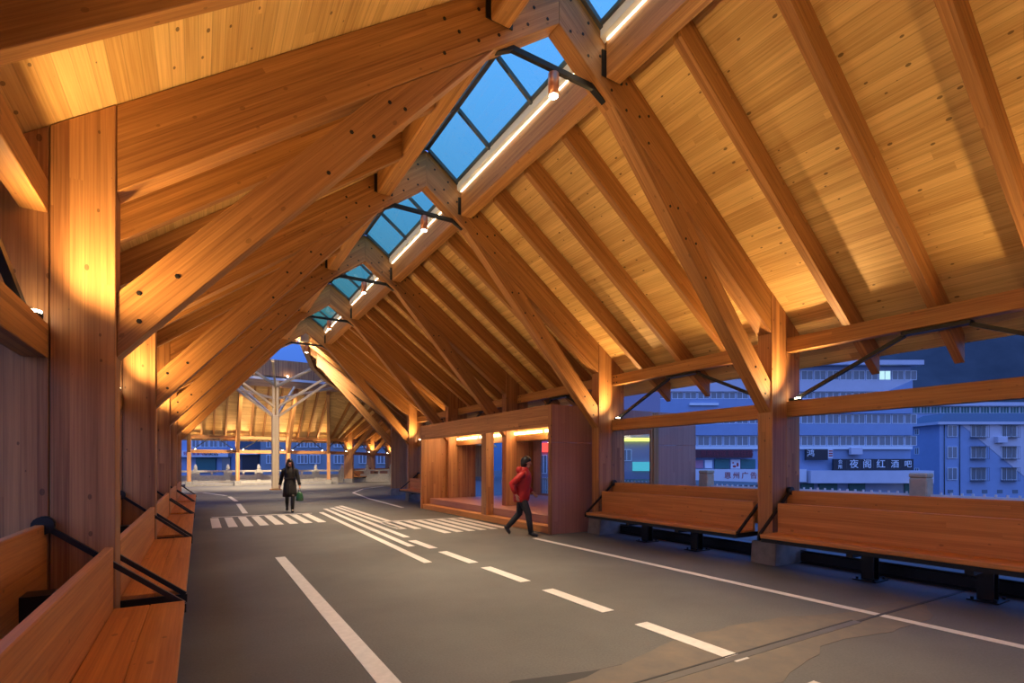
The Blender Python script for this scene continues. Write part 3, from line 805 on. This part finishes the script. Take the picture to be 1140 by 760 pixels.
# tree column
TX, TY = 3.85, 33.5
t = thing('tree_column', 'pale branching tree column standing in the middle of the hub', 'column', (TX, TY, 0))
m = MB(); m.bx(-.20, .20, -.20, .20, .05, 4.4, (0, 0, 1)); obj('trunk', m, M_PALE, t, bevel=.05)
m = MB(); m.bx(-.30, .30, -.30, .30, 0, .06); obj('base', m, M_BEAM, t)
m = MB(); m.bx(-.17, -.03, -.05, .09, 4.4, 6.45, (0, 0, 1)); m.bx(.03, .17, -.09, .05, 4.4, 6.45, (0, 0, 1)); obj('upper_trunk', m, M_PALE, t, bevel=.01)
def branch(z, tx, ty, tz=6.62, r=.06):
    d = V((tx - TX, ty - TY)); d = d.normalized() * .12
    m = MB(); m.bar((d.x, d.y, z), (tx - TX, ty - TY, tz), .11, .13); obj('branch', m, M_PALE, t, bevel=.008)
for z, x, y in ((4.3, 6.9, 34.0), (4.3, 1.0, 34.6), (4.9, 6.4, 32.6), (4.9, 1.1, 31.6), (4.3, 5.4, 37.0), (4.3, 2.0, 37.0),
                (6.1, 5.15, 29.5), (6.1, 3.1, 28.0), (6.2, 2.0, 30.0), (5.4, 7.7, 36.2), (5.4, .3, 36.6)):
    branch(z, x, y)
# white stone balustrade beyond the hub
t = thing('balustrade', 'white stone balustrade with carved posts beyond the far hub wall', 'balustrade', (0, 43.6, 0))
for k in range(9):
    x = -2.3 + k * 2.05
    m = MB(); m.bx(x - .14, x + .14, -.14, .14, 0, 1.12); m.rings([(x, 0, 1.12, .10, .10), (x, 0, 1.17, .13, .13), (x, 0, 1.3, .12, .12), (x, 0, 1.42, .09, .09), (x, 0, 1.5, .03, .03)], 12)
    obj('baluster_post', m, M_STONE, t, bevel=.01)
    if k < 8:
        m = MB(); a, b = x + .14, x + 1.91; w_ = (b - a)
        m.bx(a, b, -.07, .07, .92, 1.06); m.bx(a, b, -.06, .06, .20, .70); m.bx(a, b, -.09, .09, 0, .20)
        for q in (0, .46, .92): m.bx(a + (w_ - .14) * q / .92, a + (w_ - .14) * q / .92 + .14, -.06, .06, .70, .92)
        obj('panel', m, M_STONE, t, bevel=.01)

# ------------------------------------------------------------------ people
def skin_body(name, verts, edges, rads, parent, mat, sub=2):
    me = bpy.data.meshes.new(name); me.from_pydata(verts, edges, [])
    bm = bmesh.new(); bm.from_mesh(me); ly = bm.verts.layers.skin.verify(); bm.verts.ensure_lookup_table()
    for i, r in enumerate(rads):
        bm.verts[i][ly].radius = (r, r) if not isinstance(r, tuple) else r
    bm.verts[0][ly].use_root = True
    bm.to_mesh(me); bm.free()
    o = bpy.data.objects.new(name, me); COL.objects.link(o); o.parent = parent
    me.materials.append(mat)
    k = o.modifiers.new('skin', 'SKIN'); k.use_smooth_shade = True
    s = o.modifiers.new('smooth', 'SUBSURF'); s.levels = sub; s.render_levels = sub
    return o
class Sk:
    def __init__(s): s.v = []; s.e = []; s.r = []
    def add(s, p, r, par=None):
        s.v.append(tuple(p)); s.r.append(r); i = len(s.v) - 1
        if par is not None: s.e.append((par, i))
        return i
    def chain(s, par, pts):
        for p, r in pts: par = s.add(p, r, par)
        return par
def hand(sk, wrist, wp, dirv, thumb, curl):
    """five fingers from the wrist; dirv along the hand, thumb sideways, curl towards the palm"""
    d, t, c = V(dirv).normalized(), V(thumb).normalized(), V(curl).normalized()
    wp = V(wp)
    palm = sk.add(wp + d * .05, (.030, .018), wrist)
    kn = sk.add(wp + d * .085, (.032, .015), palm)
    for q, (off, L) in enumerate(((.026, .068), (.009, .078), (-.009, .072), (-.026, .056))):
        b = wp + d * .092 + t * off
        sk.chain(kn, [(b, .009), (b + d * L * .5 + c * .010, .008), (b + d * L * .85 + c * .034, .007)])
    b = wp + d * .035 + t * .034
    sk.chain(palm, [(b, .011), (b + d * .03 + t * .016 + c * .008, .009), (b + d * .055 + t * .014 + c * .02, .008)])
def person(root, arms, legs, lean=0.0, H=1.0):
    """arms: [(elbow, wrist, handdir, thumb, curl)]*2 ; legs: [(knee, ankle, toe)]*2, facing -Y, origin on the ground"""
    sk = Sk(); l = lean
    pel = sk.add((0, 0, .93), .115)
    sp = sk.add((0, -l * .35, 1.08), .105, pel)
    ch = sk.add((0, -l * .8, 1.26), .120, sp)
    nb = sk.add((0, -l, 1.385), .062, ch)
    nk = sk.add((0, -l * 1.1 - .005, 1.435), .048, nb)
    jaw = sk.add((0, -l * 1.2 - .030, 1.495), (.056, .066), nk)
    mid = sk.add((0, -l * 1.25 - .022, 1.555), (.074, .090), jaw)
    top = sk.add((0, -l * 1.25 - .012, 1.615), (.066, .078), mid)
    y = -l * 1.25 - .022
    sk.chain(mid, [((0, y - .092, 1.545), .014), ((0, y - .112, 1.528), .012)])       # nose
    sk.chain(jaw, [((0, y - .084, 1.492), .014)])                                      # mouth and chin
    for s in (-1, 1): sk.chain(mid, [((s * .074, y + .012, 1.55), .012), ((s * .088, y + .020, 1.558), .014)])
    for s, (el, wr, hd, th, cu) in zip((-1, 1), arms):
        sh = sk.add((s * .165, -l * .85, 1.345), .052, ch)
        e = sk.add(el, .040, sh); w_ = sk.add(wr, .027, e)
        hand(sk, w_, wr, hd, th, cu)
    for s, (kn, an, to) in zip((-1, 1), legs):
        hp = sk.add((s * .088, 0, .86), .085, pel)
        k = sk.add(kn, .056, hp); a = sk.add(an, .036, k); sk.add(to, .030, a)
    return skin_body('body', sk.v, sk.e, sk.r, root, M_SKIN)
def face_bits(root, y, z=1.562):
    for s in (-1, 1):
        m = MB(); m.ball((s * .030, y - .083, z), (.012, .008, .007), 10, 6); obj('eye', m, M_HAIR, root)
    m = MB(); m.ball((0, y - .092, z - .062), (.022, .008, .006), 10, 6); obj('lips', m, plain('lips', (.35, .08, .07), .5) if 'lips' not in MATS else MATS['lips'], root)

# woman walking towards the camera
WX, WY = 2.46, 17.75
wr = thing('person', 'person in a long dark coat with long black hair walking on the crosswalk', 'person', (WX, WY, 0), math.atan2(WY, WX) - PI / 2)
arms = [((-.245, .07, 1.09), (-.29, .02, .86), (-.05, -.12, -1), (0, -1, 0), (1, 0, 0)), ((.235, -.01, 1.09), (.285, -.08, .86), (.05, -.1, -1), (0, -1, 0), (-1, 0, 0))]
legs = [((-.085, .04, .49), (-.08, .26, .16), (-.08, .20, .045)), ((.085, -.12, .50), (.075, -.16, .09), (.08, -.30, .035))]
person(wr, arms, legs)
face_bits(wr, -.022)
m = MB()
m.rings([(0, .01, .50, .215, .20), (0, 0, .62, .205, .18), (0, 0, .80, .195, .16), (0, 0, .95, .18, .14), (0, 0, 1.08, .155, .125), (0, -.005, 1.22, .172, .135), (0, 0, 1.33, .178, .12), (0, 0, 1.39, .12, .09), (0, -.003, 1.43, .068, .068), (0, -.003, 1.46, .066, .066)], 24)
for s, (el, wq, hd, th, cu) in zip((-1, 1), arms):
    m.tube([(s * .13, 0, 1.355), (s * .185, 0, 1.325), V((s * .185, 0, 1.325)).lerp(V(el), .5), el, V(el).lerp(V(wq), .5), V(wq) - V(hd).normalized() * .01], [.06, .07, .062, .056, .05, .046], 14)
obj('coat', m, M_COAT, wr)
m = MB(); m.rings([(0, -.105 - .09, .55, .006, .004), (0, -.19, .9, .006, .004)], 6); m.bx(-.17, .17, -.135, .13, 1.06, 1.10); obj('belt', m, M_BOOT, wr)
for s, (kn, an, to) in zip((-1, 1), legs):
    m = MB(); m.tube([V(kn) + V((0, 0, .06)), V(kn), V(kn).lerp(V(an), .45), an], [.068, .064, .062, .046], 12)
    m.tube([V(an) + (V(an) - V(to)) * .30, V(an).lerp(V(to), .4) - V((0, 0, .01)), to], [(.042, .045), (.044, .040), (.040, .026)], 12)
    obj('boot', m, M_BOOT, wr)
m = MB()
m.rings([(0, .055, 1.22, .10, .045), (0, .06, 1.32, .125, .06), (0, .045, 1.42, .125, .075), (0, .03, 1.50, .108, .085), (0, .018, 1.57, .100, .100), (0, -.006, 1.615, .098, .112), (0, -.014, 1.66, .082, .096), (0, -.016, 1.69, .050, .058), (0, -.016, 1.704, .02, .02)], 18)
for s in (-1, 1):
    m.tube([(s * .045, -.09, 1.635), (s * .080, -.07, 1.58), (s * .094, -.05, 1.50), (s * .105, -.06, 1.40), (s * .10, -.10, 1.28), (s * .095, -.12, 1.20)], [.020, .026, .030, .036, .034, .012], 10)
obj('hair', m, M_HAIR, wr)
bx, by, bz = .29, -.10, .75
wb = local(wr, .285, -.115)
t = thing('shopping_bag', 'green carrier bag hanging from the hand of the person in the dark coat', 'bag', (wb[0], wb[1], 0), wr.rotation_euler.z)
m = MB(); m.rings([(0, 0, .36, .09, .06), (0, 0, .38, .115, .075), (0, 0, .48, .11, .07), (0, 0, .58, .085, .05), (0, 0, .65, .05, .025)], 16); obj('bag_body', m, M_BAG, t)
m = MB(); m.tube([(-.045, 0, .63), (-.02, 0, .72), (0, 0, .765), (.02, 0, .72), (.045, 0, .63)], .008, 8); obj('handle', m, M_BAG, t)

# person in red striding past the kiosk
RX, RY = 5.83, 9.30
rr = thing('person', 'person in a red hooded jacket and dark trousers striding past the kiosk', 'person', (RX, RY, 0), math.radians(48))
arms = [((-.235, .16, 1.12), (-.22, .08, .90), (0, -.4, -1), (.3, -1, 0), (1, 0, 0)), ((.235, -.02, 1.10), (.22, -.20, .93), (0, -.7, -.7), (-.3, -.5, .5), (-1, 0, 0))]
legs = [((-.085, -.16, .50), (-.08, -.22, .09), (-.08, -.36, .035)), ((.085, .06, .48), (.08, .33, .17), (.08, .26, .045))]
person(rr, arms, legs, .07)
face_bits(rr, -.11)
m = MB()
m.rings([(0, .01, .74, .185, .155), (0, 0, .80, .205, .175), (0, -.01, .95, .20, .175), (0, -.025, 1.08, .195, .165), (0, -.05, 1.22, .20, .17), (0, -.06, 1.33, .19, .145), (0, -.06, 1.40, .12, .10), (0, -.065, 1.44, .085, .085), (0, -.07, 1.47, .088, .088)], 24)
m.ball((0, .03, 1.40), (.12, .085, .09))
for s, (el, wq, hd, th, cu) in zip((-1, 1), arms):
    m.tube([(s * .12, -.06, 1.355), (s * .19, -.06, 1.32), V((s * .19, -.06, 1.32)).lerp(V(el), .5), el, V(el).lerp(V(wq), .5), V(wq) - V(hd).normalized() * .01], [.07, .08, .074, .066, .058, .046], 14)
obj('jacket', m, M_RED, rr)
m = MB()
m.rings([(0, 0, .78, .16, .125), (0, 0, .92, .175, .14), (0, 0, 1.0, .16, .12)], 20)
for s, (kn, an, to) in zip((-1, 1), legs):
    m.tube([(s * .088, 0, .88), V((s * .088, 0, .88)).lerp(V(kn), .5), kn, V(kn).lerp(V(an), .5), V(an) + V((0, 0, .0))], [.098, .088, .07, .062, .052], 14)
obj('trousers', m, M_TROU, rr)
for s, (kn, an, to) in zip((-1, 1), legs):
    m = MB(); m.tube([V(an) + (V(an) - V(to)) * .32, V(an).lerp(V(to), .4) - V((0, 0, .01)), to], [(.042, .045), (.046, .044), (.042, .028)], 12)
    m.tube([V(an) + V((0, 0, .05)), V(an) - V((0, 0, .03))], [.048, .046], 12); obj('shoe', m, M_BOOT, rr)
m = MB(); m.rings([(0, -.06, 1.46, .080, .06), (0, -.070, 1.54, .092, .086), (0, -.096, 1.605, .098, .112), (0, -.104, 1.655, .082, .096), (0, -.106, 1.69, .050, .058), (0, -.106, 1.704, .02, .02)], 18); obj('hair', m, M_HAIR, rr)

# ------------------------------------------------------------------ buildings outside
def building(name, label, cat, Z):
    t = thing(name, label, cat, (0, 0, 0), -TH)
    k = Z / 578
    return t, (lambda p: (p - 570) * k), (lambda y: EYE + (516 - y) * k)
def bwin(t, x0, x1, z0, z1, Y, mullions=1, frame=M_BFRAME, pane=M_BWIN, fw=.07, litpane=None):
    m = MB(); d = .10
    m.bx(x0, x0 + fw, Y - d, Y, z0, z1); m.bx(x1 - fw, x1, Y - d, Y, z0, z1); m.bx(x0 + fw, x1 - fw, Y - d, Y, z1 - fw, z1); m.bx(x0 + fw, x1 - fw, Y - d, Y, z0, z0 + fw)
    for j in range(1, mullions + 1):
        x = x0 + (x1 - x0) * j / (mullions + 1); m.bx(x - fw / 2, x + fw / 2, Y - d, Y, z0 + fw, z1 - fw)
    f = obj('window', m, frame, t)
    m = MB(); m.bx(x0 + fw, x1 - fw, Y - .05, Y - .03, z0 + fw, z1 - fw); obj('pane', m, litpane or pane, f)
    return f
# long office block
Z = 75
t, bx_, bz_ = building('office_building', 'long pale blue office block with bands of windows across the street', 'building', Z)
XL, XR = 655, 1014
def band(name, y0, y1, mat, dy=0, x0=XL, x1=XR, depth=14):
    m = MB(); m.bx(bx_(x0), bx_(x1), Z - dy, Z + depth, bz_(y1), bz_(y0), (1, 0, 0)); return obj(name, m, mat, t)
band('wall', 408, 560, M_BWALL)
band('cornice', 402.5, 407.5, M_BPALE, 1.3, XL, 1021)
m = MB(); m.slab([(bx_(XL), Z - 1, bz_(403)), (bx_(1019), Z - 1, bz_(403)), (bx_(1019), Z + 14, bz_(403)), (bx_(XL), Z + 14, bz_(403))], .1)
b0 = len(m.v)
for p in ((bx_(XL), Z - 1, bz_(402.5)), (bx_(1019), Z - 1, bz_(402.5)), (bx_(1019), Z + 14, bz_(402.5)), (bx_(XL), Z + 14, bz_(402.5)), (bx_(XL), Z + 6, bz_(392)), (bx_(975), Z + 6, bz_(392))): m.v.append(V(p))
for q in ((0, 1, 5, 4), (1, 2, 5), (2, 3, 4, 5), (3, 0, 4)): m.face([b0 + i for i in q])
obj('roof', m, M_BDARK, t)
for (y0, y1, mt) in ((423.5, 436, M_BPALE), (444.5, 460.5, M_BWALL), (472, 484.5, M_BWALL), (496.5, 500, M_BFRAME)):
    band('spandrel', y0, y1, mt, .35)
m = MB(); m.prism([(bx_(985), bz_(436)), (bx_(1013.5), bz_(423.5)), (bx_(1013.5), bz_(436))], Z - .40, Z - .351); obj('corner_wedge', m, M_BWALL, t)  # blue triangle laid over the end of the pale band
n = 0
for (y0, y1) in ((412.5, 423), (436.5, 444), (461, 471.5), (485, 496)):
    x = 690.0
    while x < 1008:
        if n < 96:
            lit = M_LITW if (y0 < 420 and 970 < x < 982) else None
            bwin(t, bx_(x), bx_(x + 13.2), bz_(y1), bz_(y0), Z - .02, 1, litpane=lit); n += 1
        x += 14.4
m = MB(); m.bx(bx_(893), bx_(1026), Z - 2.2, Z, bz_(537), bz_(523.5)); obj('balcony_parapet', m, M_BPALE, t)
m = MB(); m.bx(bx_(923), bx_(1011), Z - 1.0, Z - .7, bz_(523.2), bz_(510.8)); s = obj('sign_board', m, M_SIGND, t); s['label'] = 'dark sign board with white characters'
for ch, px, sz in (('夜', 945.5, 1.32), ('阁', 960, 1.32), ('红', 975, 1.32), ('酒', 990.5, 1.2), ('吧', 1004.8, 1.1)):
    text('sign_letter', ch, M_TXTW, s, (bx_(px), Z - 1.03, bz_(516.8)), sz)
for ch, yy in (('会', 514), ('所', 519.6)): text('sign_letter', ch, M_TXTW, s, (bx_(930.5), Z - 1.03, bz_(yy)), .62)
for px in (937.5, 952.5, 967, 982, 997):
    m = MB(); m.bx(bx_(px) - .03, bx_(px) + .03, Z - 1.03, Z - .99, bz_(521), bz_(512)); obj('sign_divider', m, M_GREY, s)
m = MB(); m.bx(bx_(893), bx_(917), Z - 1.0, Z - .6, bz_(512), bz_(500)); s = obj('sign_board', m, M_SIGND, t)
text('sign_letter', '鸿', M_TXTW, s, (bx_(898), Z - 1.03, bz_(505)), 1.1)
m = MB(); m.bx(bx_(917.3), bx_(922.5), Z - 1.0, Z - .7, bz_(510), bz_(500)); obj('sign_board', m, M_SIGNW, t)
for yy in (502, 504.6, 507.2):
    m = MB(); m.bx(bx_(918), bx_(922), Z - 1.03, Z - .99, bz_(yy + .7), bz_(yy - .7)); obj('sign_stripe', m, M_TXTR, t)
m = MB(); m.bx(bx_(765), bx_(834), Z - 1.0, Z - .6, bz_(509.5), bz_(500.5)); s = obj('sign_board', m, M_SIGNR, t); s['label'] = 'dark maroon sign board'
text('sign_letter', '恩施宾馆 餐饮住宿', plain('dim_red_letters', (.24, .03, .05), .5), s, (bx_(806), Z - 1.03, bz_(505)), .92)
m = MB(); m.bx(bx_(740), bx_(891), Z - 1.6, Z, bz_(536), bz_(522)); s = obj('sign_board', m, M_SIGNW, t); s['label'] = 'white sign board with dark red characters'
for i, ch in enumerate('恩州广告设计'): text('sign_letter', ch, M_TXTR, s, (bx_(805 + 9.4 * i), Z - 1.63, bz_(529.2)), 1.02)
for a, b in ((795, 811), (824, 840), (868, 884)):
    m = MB(); m.bx(bx_(a), bx_(b), Z - .3, Z - .1, bz_(521.5), bz_(511)); obj('shutter', m, M_SHUT, t)
m = MB(); m.bx(bx_(812.5), bx_(823), Z - .35, Z - .1, bz_(521.5), bz_(511.5)); s = obj('poster', m, M_SIGNW, t)
m = MB(); m.ball((bx_(816.5), Z - .37, bz_(519)), (.26, .03, .16)); m.ball((bx_(820), Z - .37, bz_(517)), (.16, .03, .3)); m.ball((bx_(815), Z - .37, bz_(515)), (.12, .03, .12)); obj('poster_print', m, M_TXTR, s)
for a, b in ((770, 782), (784, 792)):
    m = MB(); m.bx(bx_(a), bx_(b), Z - .3, Z - .1, bz_(521), bz_(512)); obj('shop_window', m, M_BFRAME if a > 780 else plain('pink_poster', (.45, .2, .28), .6), t)
for a, b in ((792, 812), (826, 842), (891, 905), (911, 931), (944, 962), (1006, 1014)):
    m = MB(); m.bx(bx_(a), bx_(b), Z - .25, Z - .1, bz_(556), bz_(538)); obj('shutter', m, M_SHUT, t)
m = MB(); m.bx(bx_(943), bx_(956), Z - .9, Z - .36, bz_(506), bz_(498)); obj('air_conditioner', m, M_BPALE, t, bevel=.05)
m = MB(); m.bx(bx_(766), bx_(798), Z - .7, Z - .36, bz_(451.5), bz_(449)); obj('window_ledge', m, M_BFRAME, t)
m = MB(); m.ball((bx_(1001), Z - 2.3, bz_(539.5)), .14); obj('street_lamp', m, glow('street_glow', (1, .85, .6), 6), t)
# white apartment block in front on the edge of the frame
Z = 84
t, bx_, bz_ = building('apartment_building', 'low blue and white apartment block with caged windows and a flat dark roof', 'building', Z)
XA, XB = 1046, 1240
m = MB(); m.bx(bx_(XA), bx_(XB), Z, Z + 6.9, -6, bz_(472), (1, 0, 0)); obj('wall', m, M_BWALL, t)
m = MB(); m.prism([(bx_(1070), bz_(472.5)), (bx_(XB), bz_(472.5)), (bx_(XB), bz_(540)), (bx_(1152), bz_(540))], Z - .06, Z + .01); p = obj('pale_wall', m, M_BPALE, t); p['label'] = 'paler part of the facade with a slanting edge'  # paler sheet over the blue facade, cut along a slanting edge
m = MB(); m.bx(bx_(1041), bx_(XB) + .5, Z - .6, Z + 7.4, bz_(472.5), bz_(469.5)); obj('cornice', m, M_BPALE, t)
m = MB(); b0 = 0
A = [(bx_(1042), Z - .5), (bx_(XB), Z - .5), (bx_(XB), Z + 7.3), (bx_(1042), Z + 7.3)]; B_ = [(bx_(1060), Z + 1.2), (bx_(XB), Z + 1.2), (bx_(XB), Z + 5.8), (bx_(1060), Z + 5.8)]
for q in A: m.v.append(V((*q, bz_(469.5))))
for q in B_: m.v.append(V((*q, bz_(459))))
for q in ((0, 1, 5, 4), (1, 2, 6, 5), (2, 3, 7, 6), (3, 0, 4, 7), (4, 5, 6, 7), (0, 3, 2, 1)): m.face(list(q))
obj('roof', m, M_BDARK, t)
for i, (a, b, mu) in enumerate(((1054, 1065, 1), (1080, 1097, 2), (1114, 1131, 2), (1148, 1165, 2))):
    for j, (y0, y1) in enumerate(((473.5, 486), (497, 510), (520.5, 534))):
        bwin(t, bx_(a), bx_(b), bz_(y1), bz_(y0), Z - .06, mu)
        if i and not (i == 3):
            m = MB(); x0, x1 = bx_(a) - .1, bx_(b) + .1; z0, z1 = bz_(y1) - .1, bz_(y0)
            for q in range(9):
                x = x0 + (x1 - x0) * q / 8; m.bx(x - .012, x + .012, Z - .62, Z - .59, z0, z1)
            m.bx(x0, x1, Z - .65, Z - .1, z0 - .06, z0); m.bx(x0, x1, Z - .65, Z - .1, z1, z1 + .05)
            obj('window_cage', m, M_GREY, t)
for a in (1055, 1076, 1093, 1110, 1127, 1144):
    m = MB(); m.bx(bx_(a), bx_(a + 6), Z - .05, Z + .02, bz_(549), bz_(545)); obj('vent', m, M_BWIN, t)
m = MB(); m.bx(bx_(1106), bx_(1117), Z - .8, Z - .07, bz_(493), bz_(486)); obj('air_conditioner', m, M_BPALE, t, bevel=.05)
for a in (1051, 1068):
    m = MB(); m.cyl((bx_(a), Z - .1, -6), (bx_(a), Z - .1, bz_(473)), .06, 8); obj('drain_pipe', m, M_GREY, t)
xs = bx_(XA)
for y0, y1 in ((475, 482), (497, 505), (521, 528)):
    m = MB(); za, zb = bz_(y1), bz_(y0)
    for q in ((4.2, 4.3), (5.1, 5.2), (4.66, 4.74)): m.bx(xs - .05, xs + .02, Z + q[0], Z + q[1], za, zb)
    m.bx(xs - .05, xs + .02, Z + 4.3, Z + 5.1, zb - .07, zb); m.bx(xs - .05, xs + .02, Z + 4.3, Z + 5.1, za, za + .07)
    f = obj('window', m, M_BFRAME, t)
    m = MB(); m.bx(xs - .02, xs + .02, Z + 4.3, Z + 5.1, za + .07, zb - .07); obj('pane', m, M_BWIN, f)
# block behind with a dark green glazed top floor
Z = 112
t, bx_, bz_ = building('office_building', 'distant flat-roofed block with a green glazed top floor below the hill', 'building', Z)
m = MB(); m.bx(bx_(1012), bx_(1260), Z, Z + 10, -6, bz_(449.5)); obj('wall', m, M_BWALL, t)
m = MB(); m.bx(bx_(1008), bx_(1264), Z - .8, Z + 11, bz_(452), bz_(448)); obj('cornice', m, M_BPALE, t)
for i in range(14): bwin(t, bx_(1014 + i * 11), bx_(1024 + i * 11), bz_(460), bz_(452.5), Z - .03, 2, pane=M_SHUT)
# shop house seen through the kiosk
Z = 52
t, bx_, bz_ = building('shop_house', 'shop house with glowing yellow and red signs, seen through the kiosk windows', 'building', Z)
m = MB(); m.bx(bx_(575), bx_(735), Z, Z + 10, -6, bz_(430)); obj('wall', m, plain('mauve_facade', (.30, .26, .36), .8), t)
m = MB(); m.bx(bx_(690), bx_(724), Z - .4, Z - .05, bz_(491), bz_(487.6)); s = obj('neon_sign', m, M_LITY, t)
m = MB(); m.bx(bx_(601), bx_(611), Z - .4, Z - .05, bz_(503), bz_(493)); obj('neon_sign', m, M_LITR, t)
m = MB(); m.bx(bx_(704), bx_(726), Z - .3, Z - .05, bz_(524), bz_(514)); obj('lit_window', m, M_LITC, t)
for a in (583, 592, 601, 612): bwin(t, bx_(a), bx_(a + 8), bz_(527), bz_(506), Z - .03, 1)
for a in (640, 655, 670, 692): bwin(t, bx_(a), bx_(a + 11), bz_(513), bz_(500), Z - .03, 1)
# shops beyond the hub
Z = 62
t, bx_, bz_ = building('shop_house', 'row of shuttered shops under a white sign beyond the hub balustrade', 'building', Z)
m = MB(); m.bx(bx_(150), bx_(262), Z, Z + 10, -6, bz_(440)); obj('wall', m, M_BWALL, t)
m = MB(); m.bx(bx_(200), bx_(258), Z - .8, Z, bz_(508.6), bz_(501.5)); s = obj('sign_board', m, M_SIGNW, t); s['label'] = 'white shop sign with pink and dark characters'
text('sign_letter', '好又来家电行', plain('pink_letters', (.55, .10, .22), .5), s, (bx_(223), Z - .83, bz_(505)), .50)
text('sign_letter', '专卖店', M_TXTK, s, (bx_(239), Z - .83, bz_(505)), .62)
for a, b in ((219, 241), (248, 257)):
    m = MB(); m.bx(bx_(a), bx_(b), Z - .2, Z, bz_(526), bz_(509.5)); obj('shutter', m, M_SHUT if a < 240 else M_BWIN, t)
for a in (214, 224, 234, 244): bwin(t, bx_(a), bx_(a + 9), bz_(498), bz_(486), Z - .03, 1)
Z = 60
t, bx_, bz_ = building('shop_house', 'dim open-fronted shop under a dark awning beyond the hub', 'building', Z)
m = MB(); m.bx(bx_(262), bx_(291), Z, Z + 9, -6, bz_(445)); obj('wall', m, M_BDARK, t)
m = MB(); m.bx(bx_(266), bx_(290), Z - .6, Z, bz_(506), bz_(501)); obj('awning', m, M_BPALE, t)
m = MB(); m.bx(bx_(270), bx_(288), Z - .1, Z, bz_(523), bz_(507)); obj('shop_front', m, M_SIGND, t)
Z = 58
t, bx_, bz_ = building('apartment_building', 'bright blue rendered house with barred windows beyond the tree column', 'building', Z)
m = MB(); m.bx(bx_(290), bx_(462), Z, Z + 10, -6, bz_(442)); obj('wall', m, plain('blue_render', (.42, .46, .50), .8, noise=.15), t)
for a in (297, 331, 345, 372, 400, 420, 440):
    for y0, y1 in ((486, 498), (506, 516)):
        bwin(t, bx_(a), bx_(a + 12), bz_(y1), bz_(y0), Z - .03, 2)

# ------------------------------------------------------------------ hill
m = MB(); n1, n2 = 60, 12
rows = []
for j in range(n2 + 1):
    for i in range(n1 + 1):
        px = 820 + i * 16; f = j / n2
        Zh = 150 + 110 * f
        top = 60 + 22 * math.sin((px - 900) / 190) + 8 * math.sin(px / 43) + 3 * math.sin(px / 17)
        u = (px - 570) / 578 * 200
        fade = min(1, max(0, (px - 880) / 90)); 
        z = -6 + (top * (.25 + .75 * fade) + 6) * math.sin(f * PI / 2) + random.uniform(-1.6, 1.6)
        m.v.append(V((u * CO + Zh * SI, Zh * CO - u * SI, z)))
for j in range(n2):
    for i in range(n1):
        a = j * (n1 + 1) + i; m.face([a, a + 1, a + n1 + 2, a + n1 + 1], True)
struct('hill', m, M_HILL)

# ------------------------------------------------------------------ sky
w = bpy.data.worlds.new('dusk'); scn.world = w; w.use_nodes = True
nt = w.node_tree; nt.nodes.clear()
out = nt.nodes.new('ShaderNodeOutputWorld'); bg = nt.nodes.new('ShaderNodeBackground')
tc = nt.nodes.new('ShaderNodeTexCoord'); sp = nt.nodes.new('ShaderNodeSeparateXYZ')
nt.links.new(tc.outputs['Generated'], sp.inputs[0])
# dusk: a pale glow low in the western sky behind the viewer, dark over the hill, clear blue overhead
az = mth(nt, 'ADD', mth(nt, 'MULTIPLY', sp.outputs[0], -.5 * SI), mth(nt, 'MULTIPLY', sp.outputs[1], -.5 * CO))
az = mth(nt, 'ADD', az, .5, True)
low = mixc(nt, az, (.010, .036, .17), (.21, .245, .43))
up = mth(nt, 'POWER', mth(nt, 'MAXIMUM', sp.outputs[2], 0.0), 1.0)
sky = mixc(nt, up, low, (.11, .345, 1.28))
nt.links.new(sky, bg.inputs[0]); bg.inputs[1].default_value = .90
nt.links.new(bg.outputs[0], out.inputs[0])

# ------------------------------------------------------------------ camera
cam = bpy.data.cameras.new('camera'); co = bpy.data.objects.new('camera', cam); COL.objects.link(co)
co.location = (0, 0, EYE); co.rotation_euler = (PI / 2, 0, -TH)
cam.sensor_width = 36; cam.lens = 578 / 1140 * 36; cam.shift_y = 136 / 1140; cam.clip_start = .05; cam.clip_end = 1000
scn.camera = co
vs = scn.view_settings
vs.view_transform = 'Standard'; vs.look = 'None'; vs.gamma = 1; vs.exposure = 1.17; vs.use_curve_mapping = False
scn.cycles.use_denoising = True
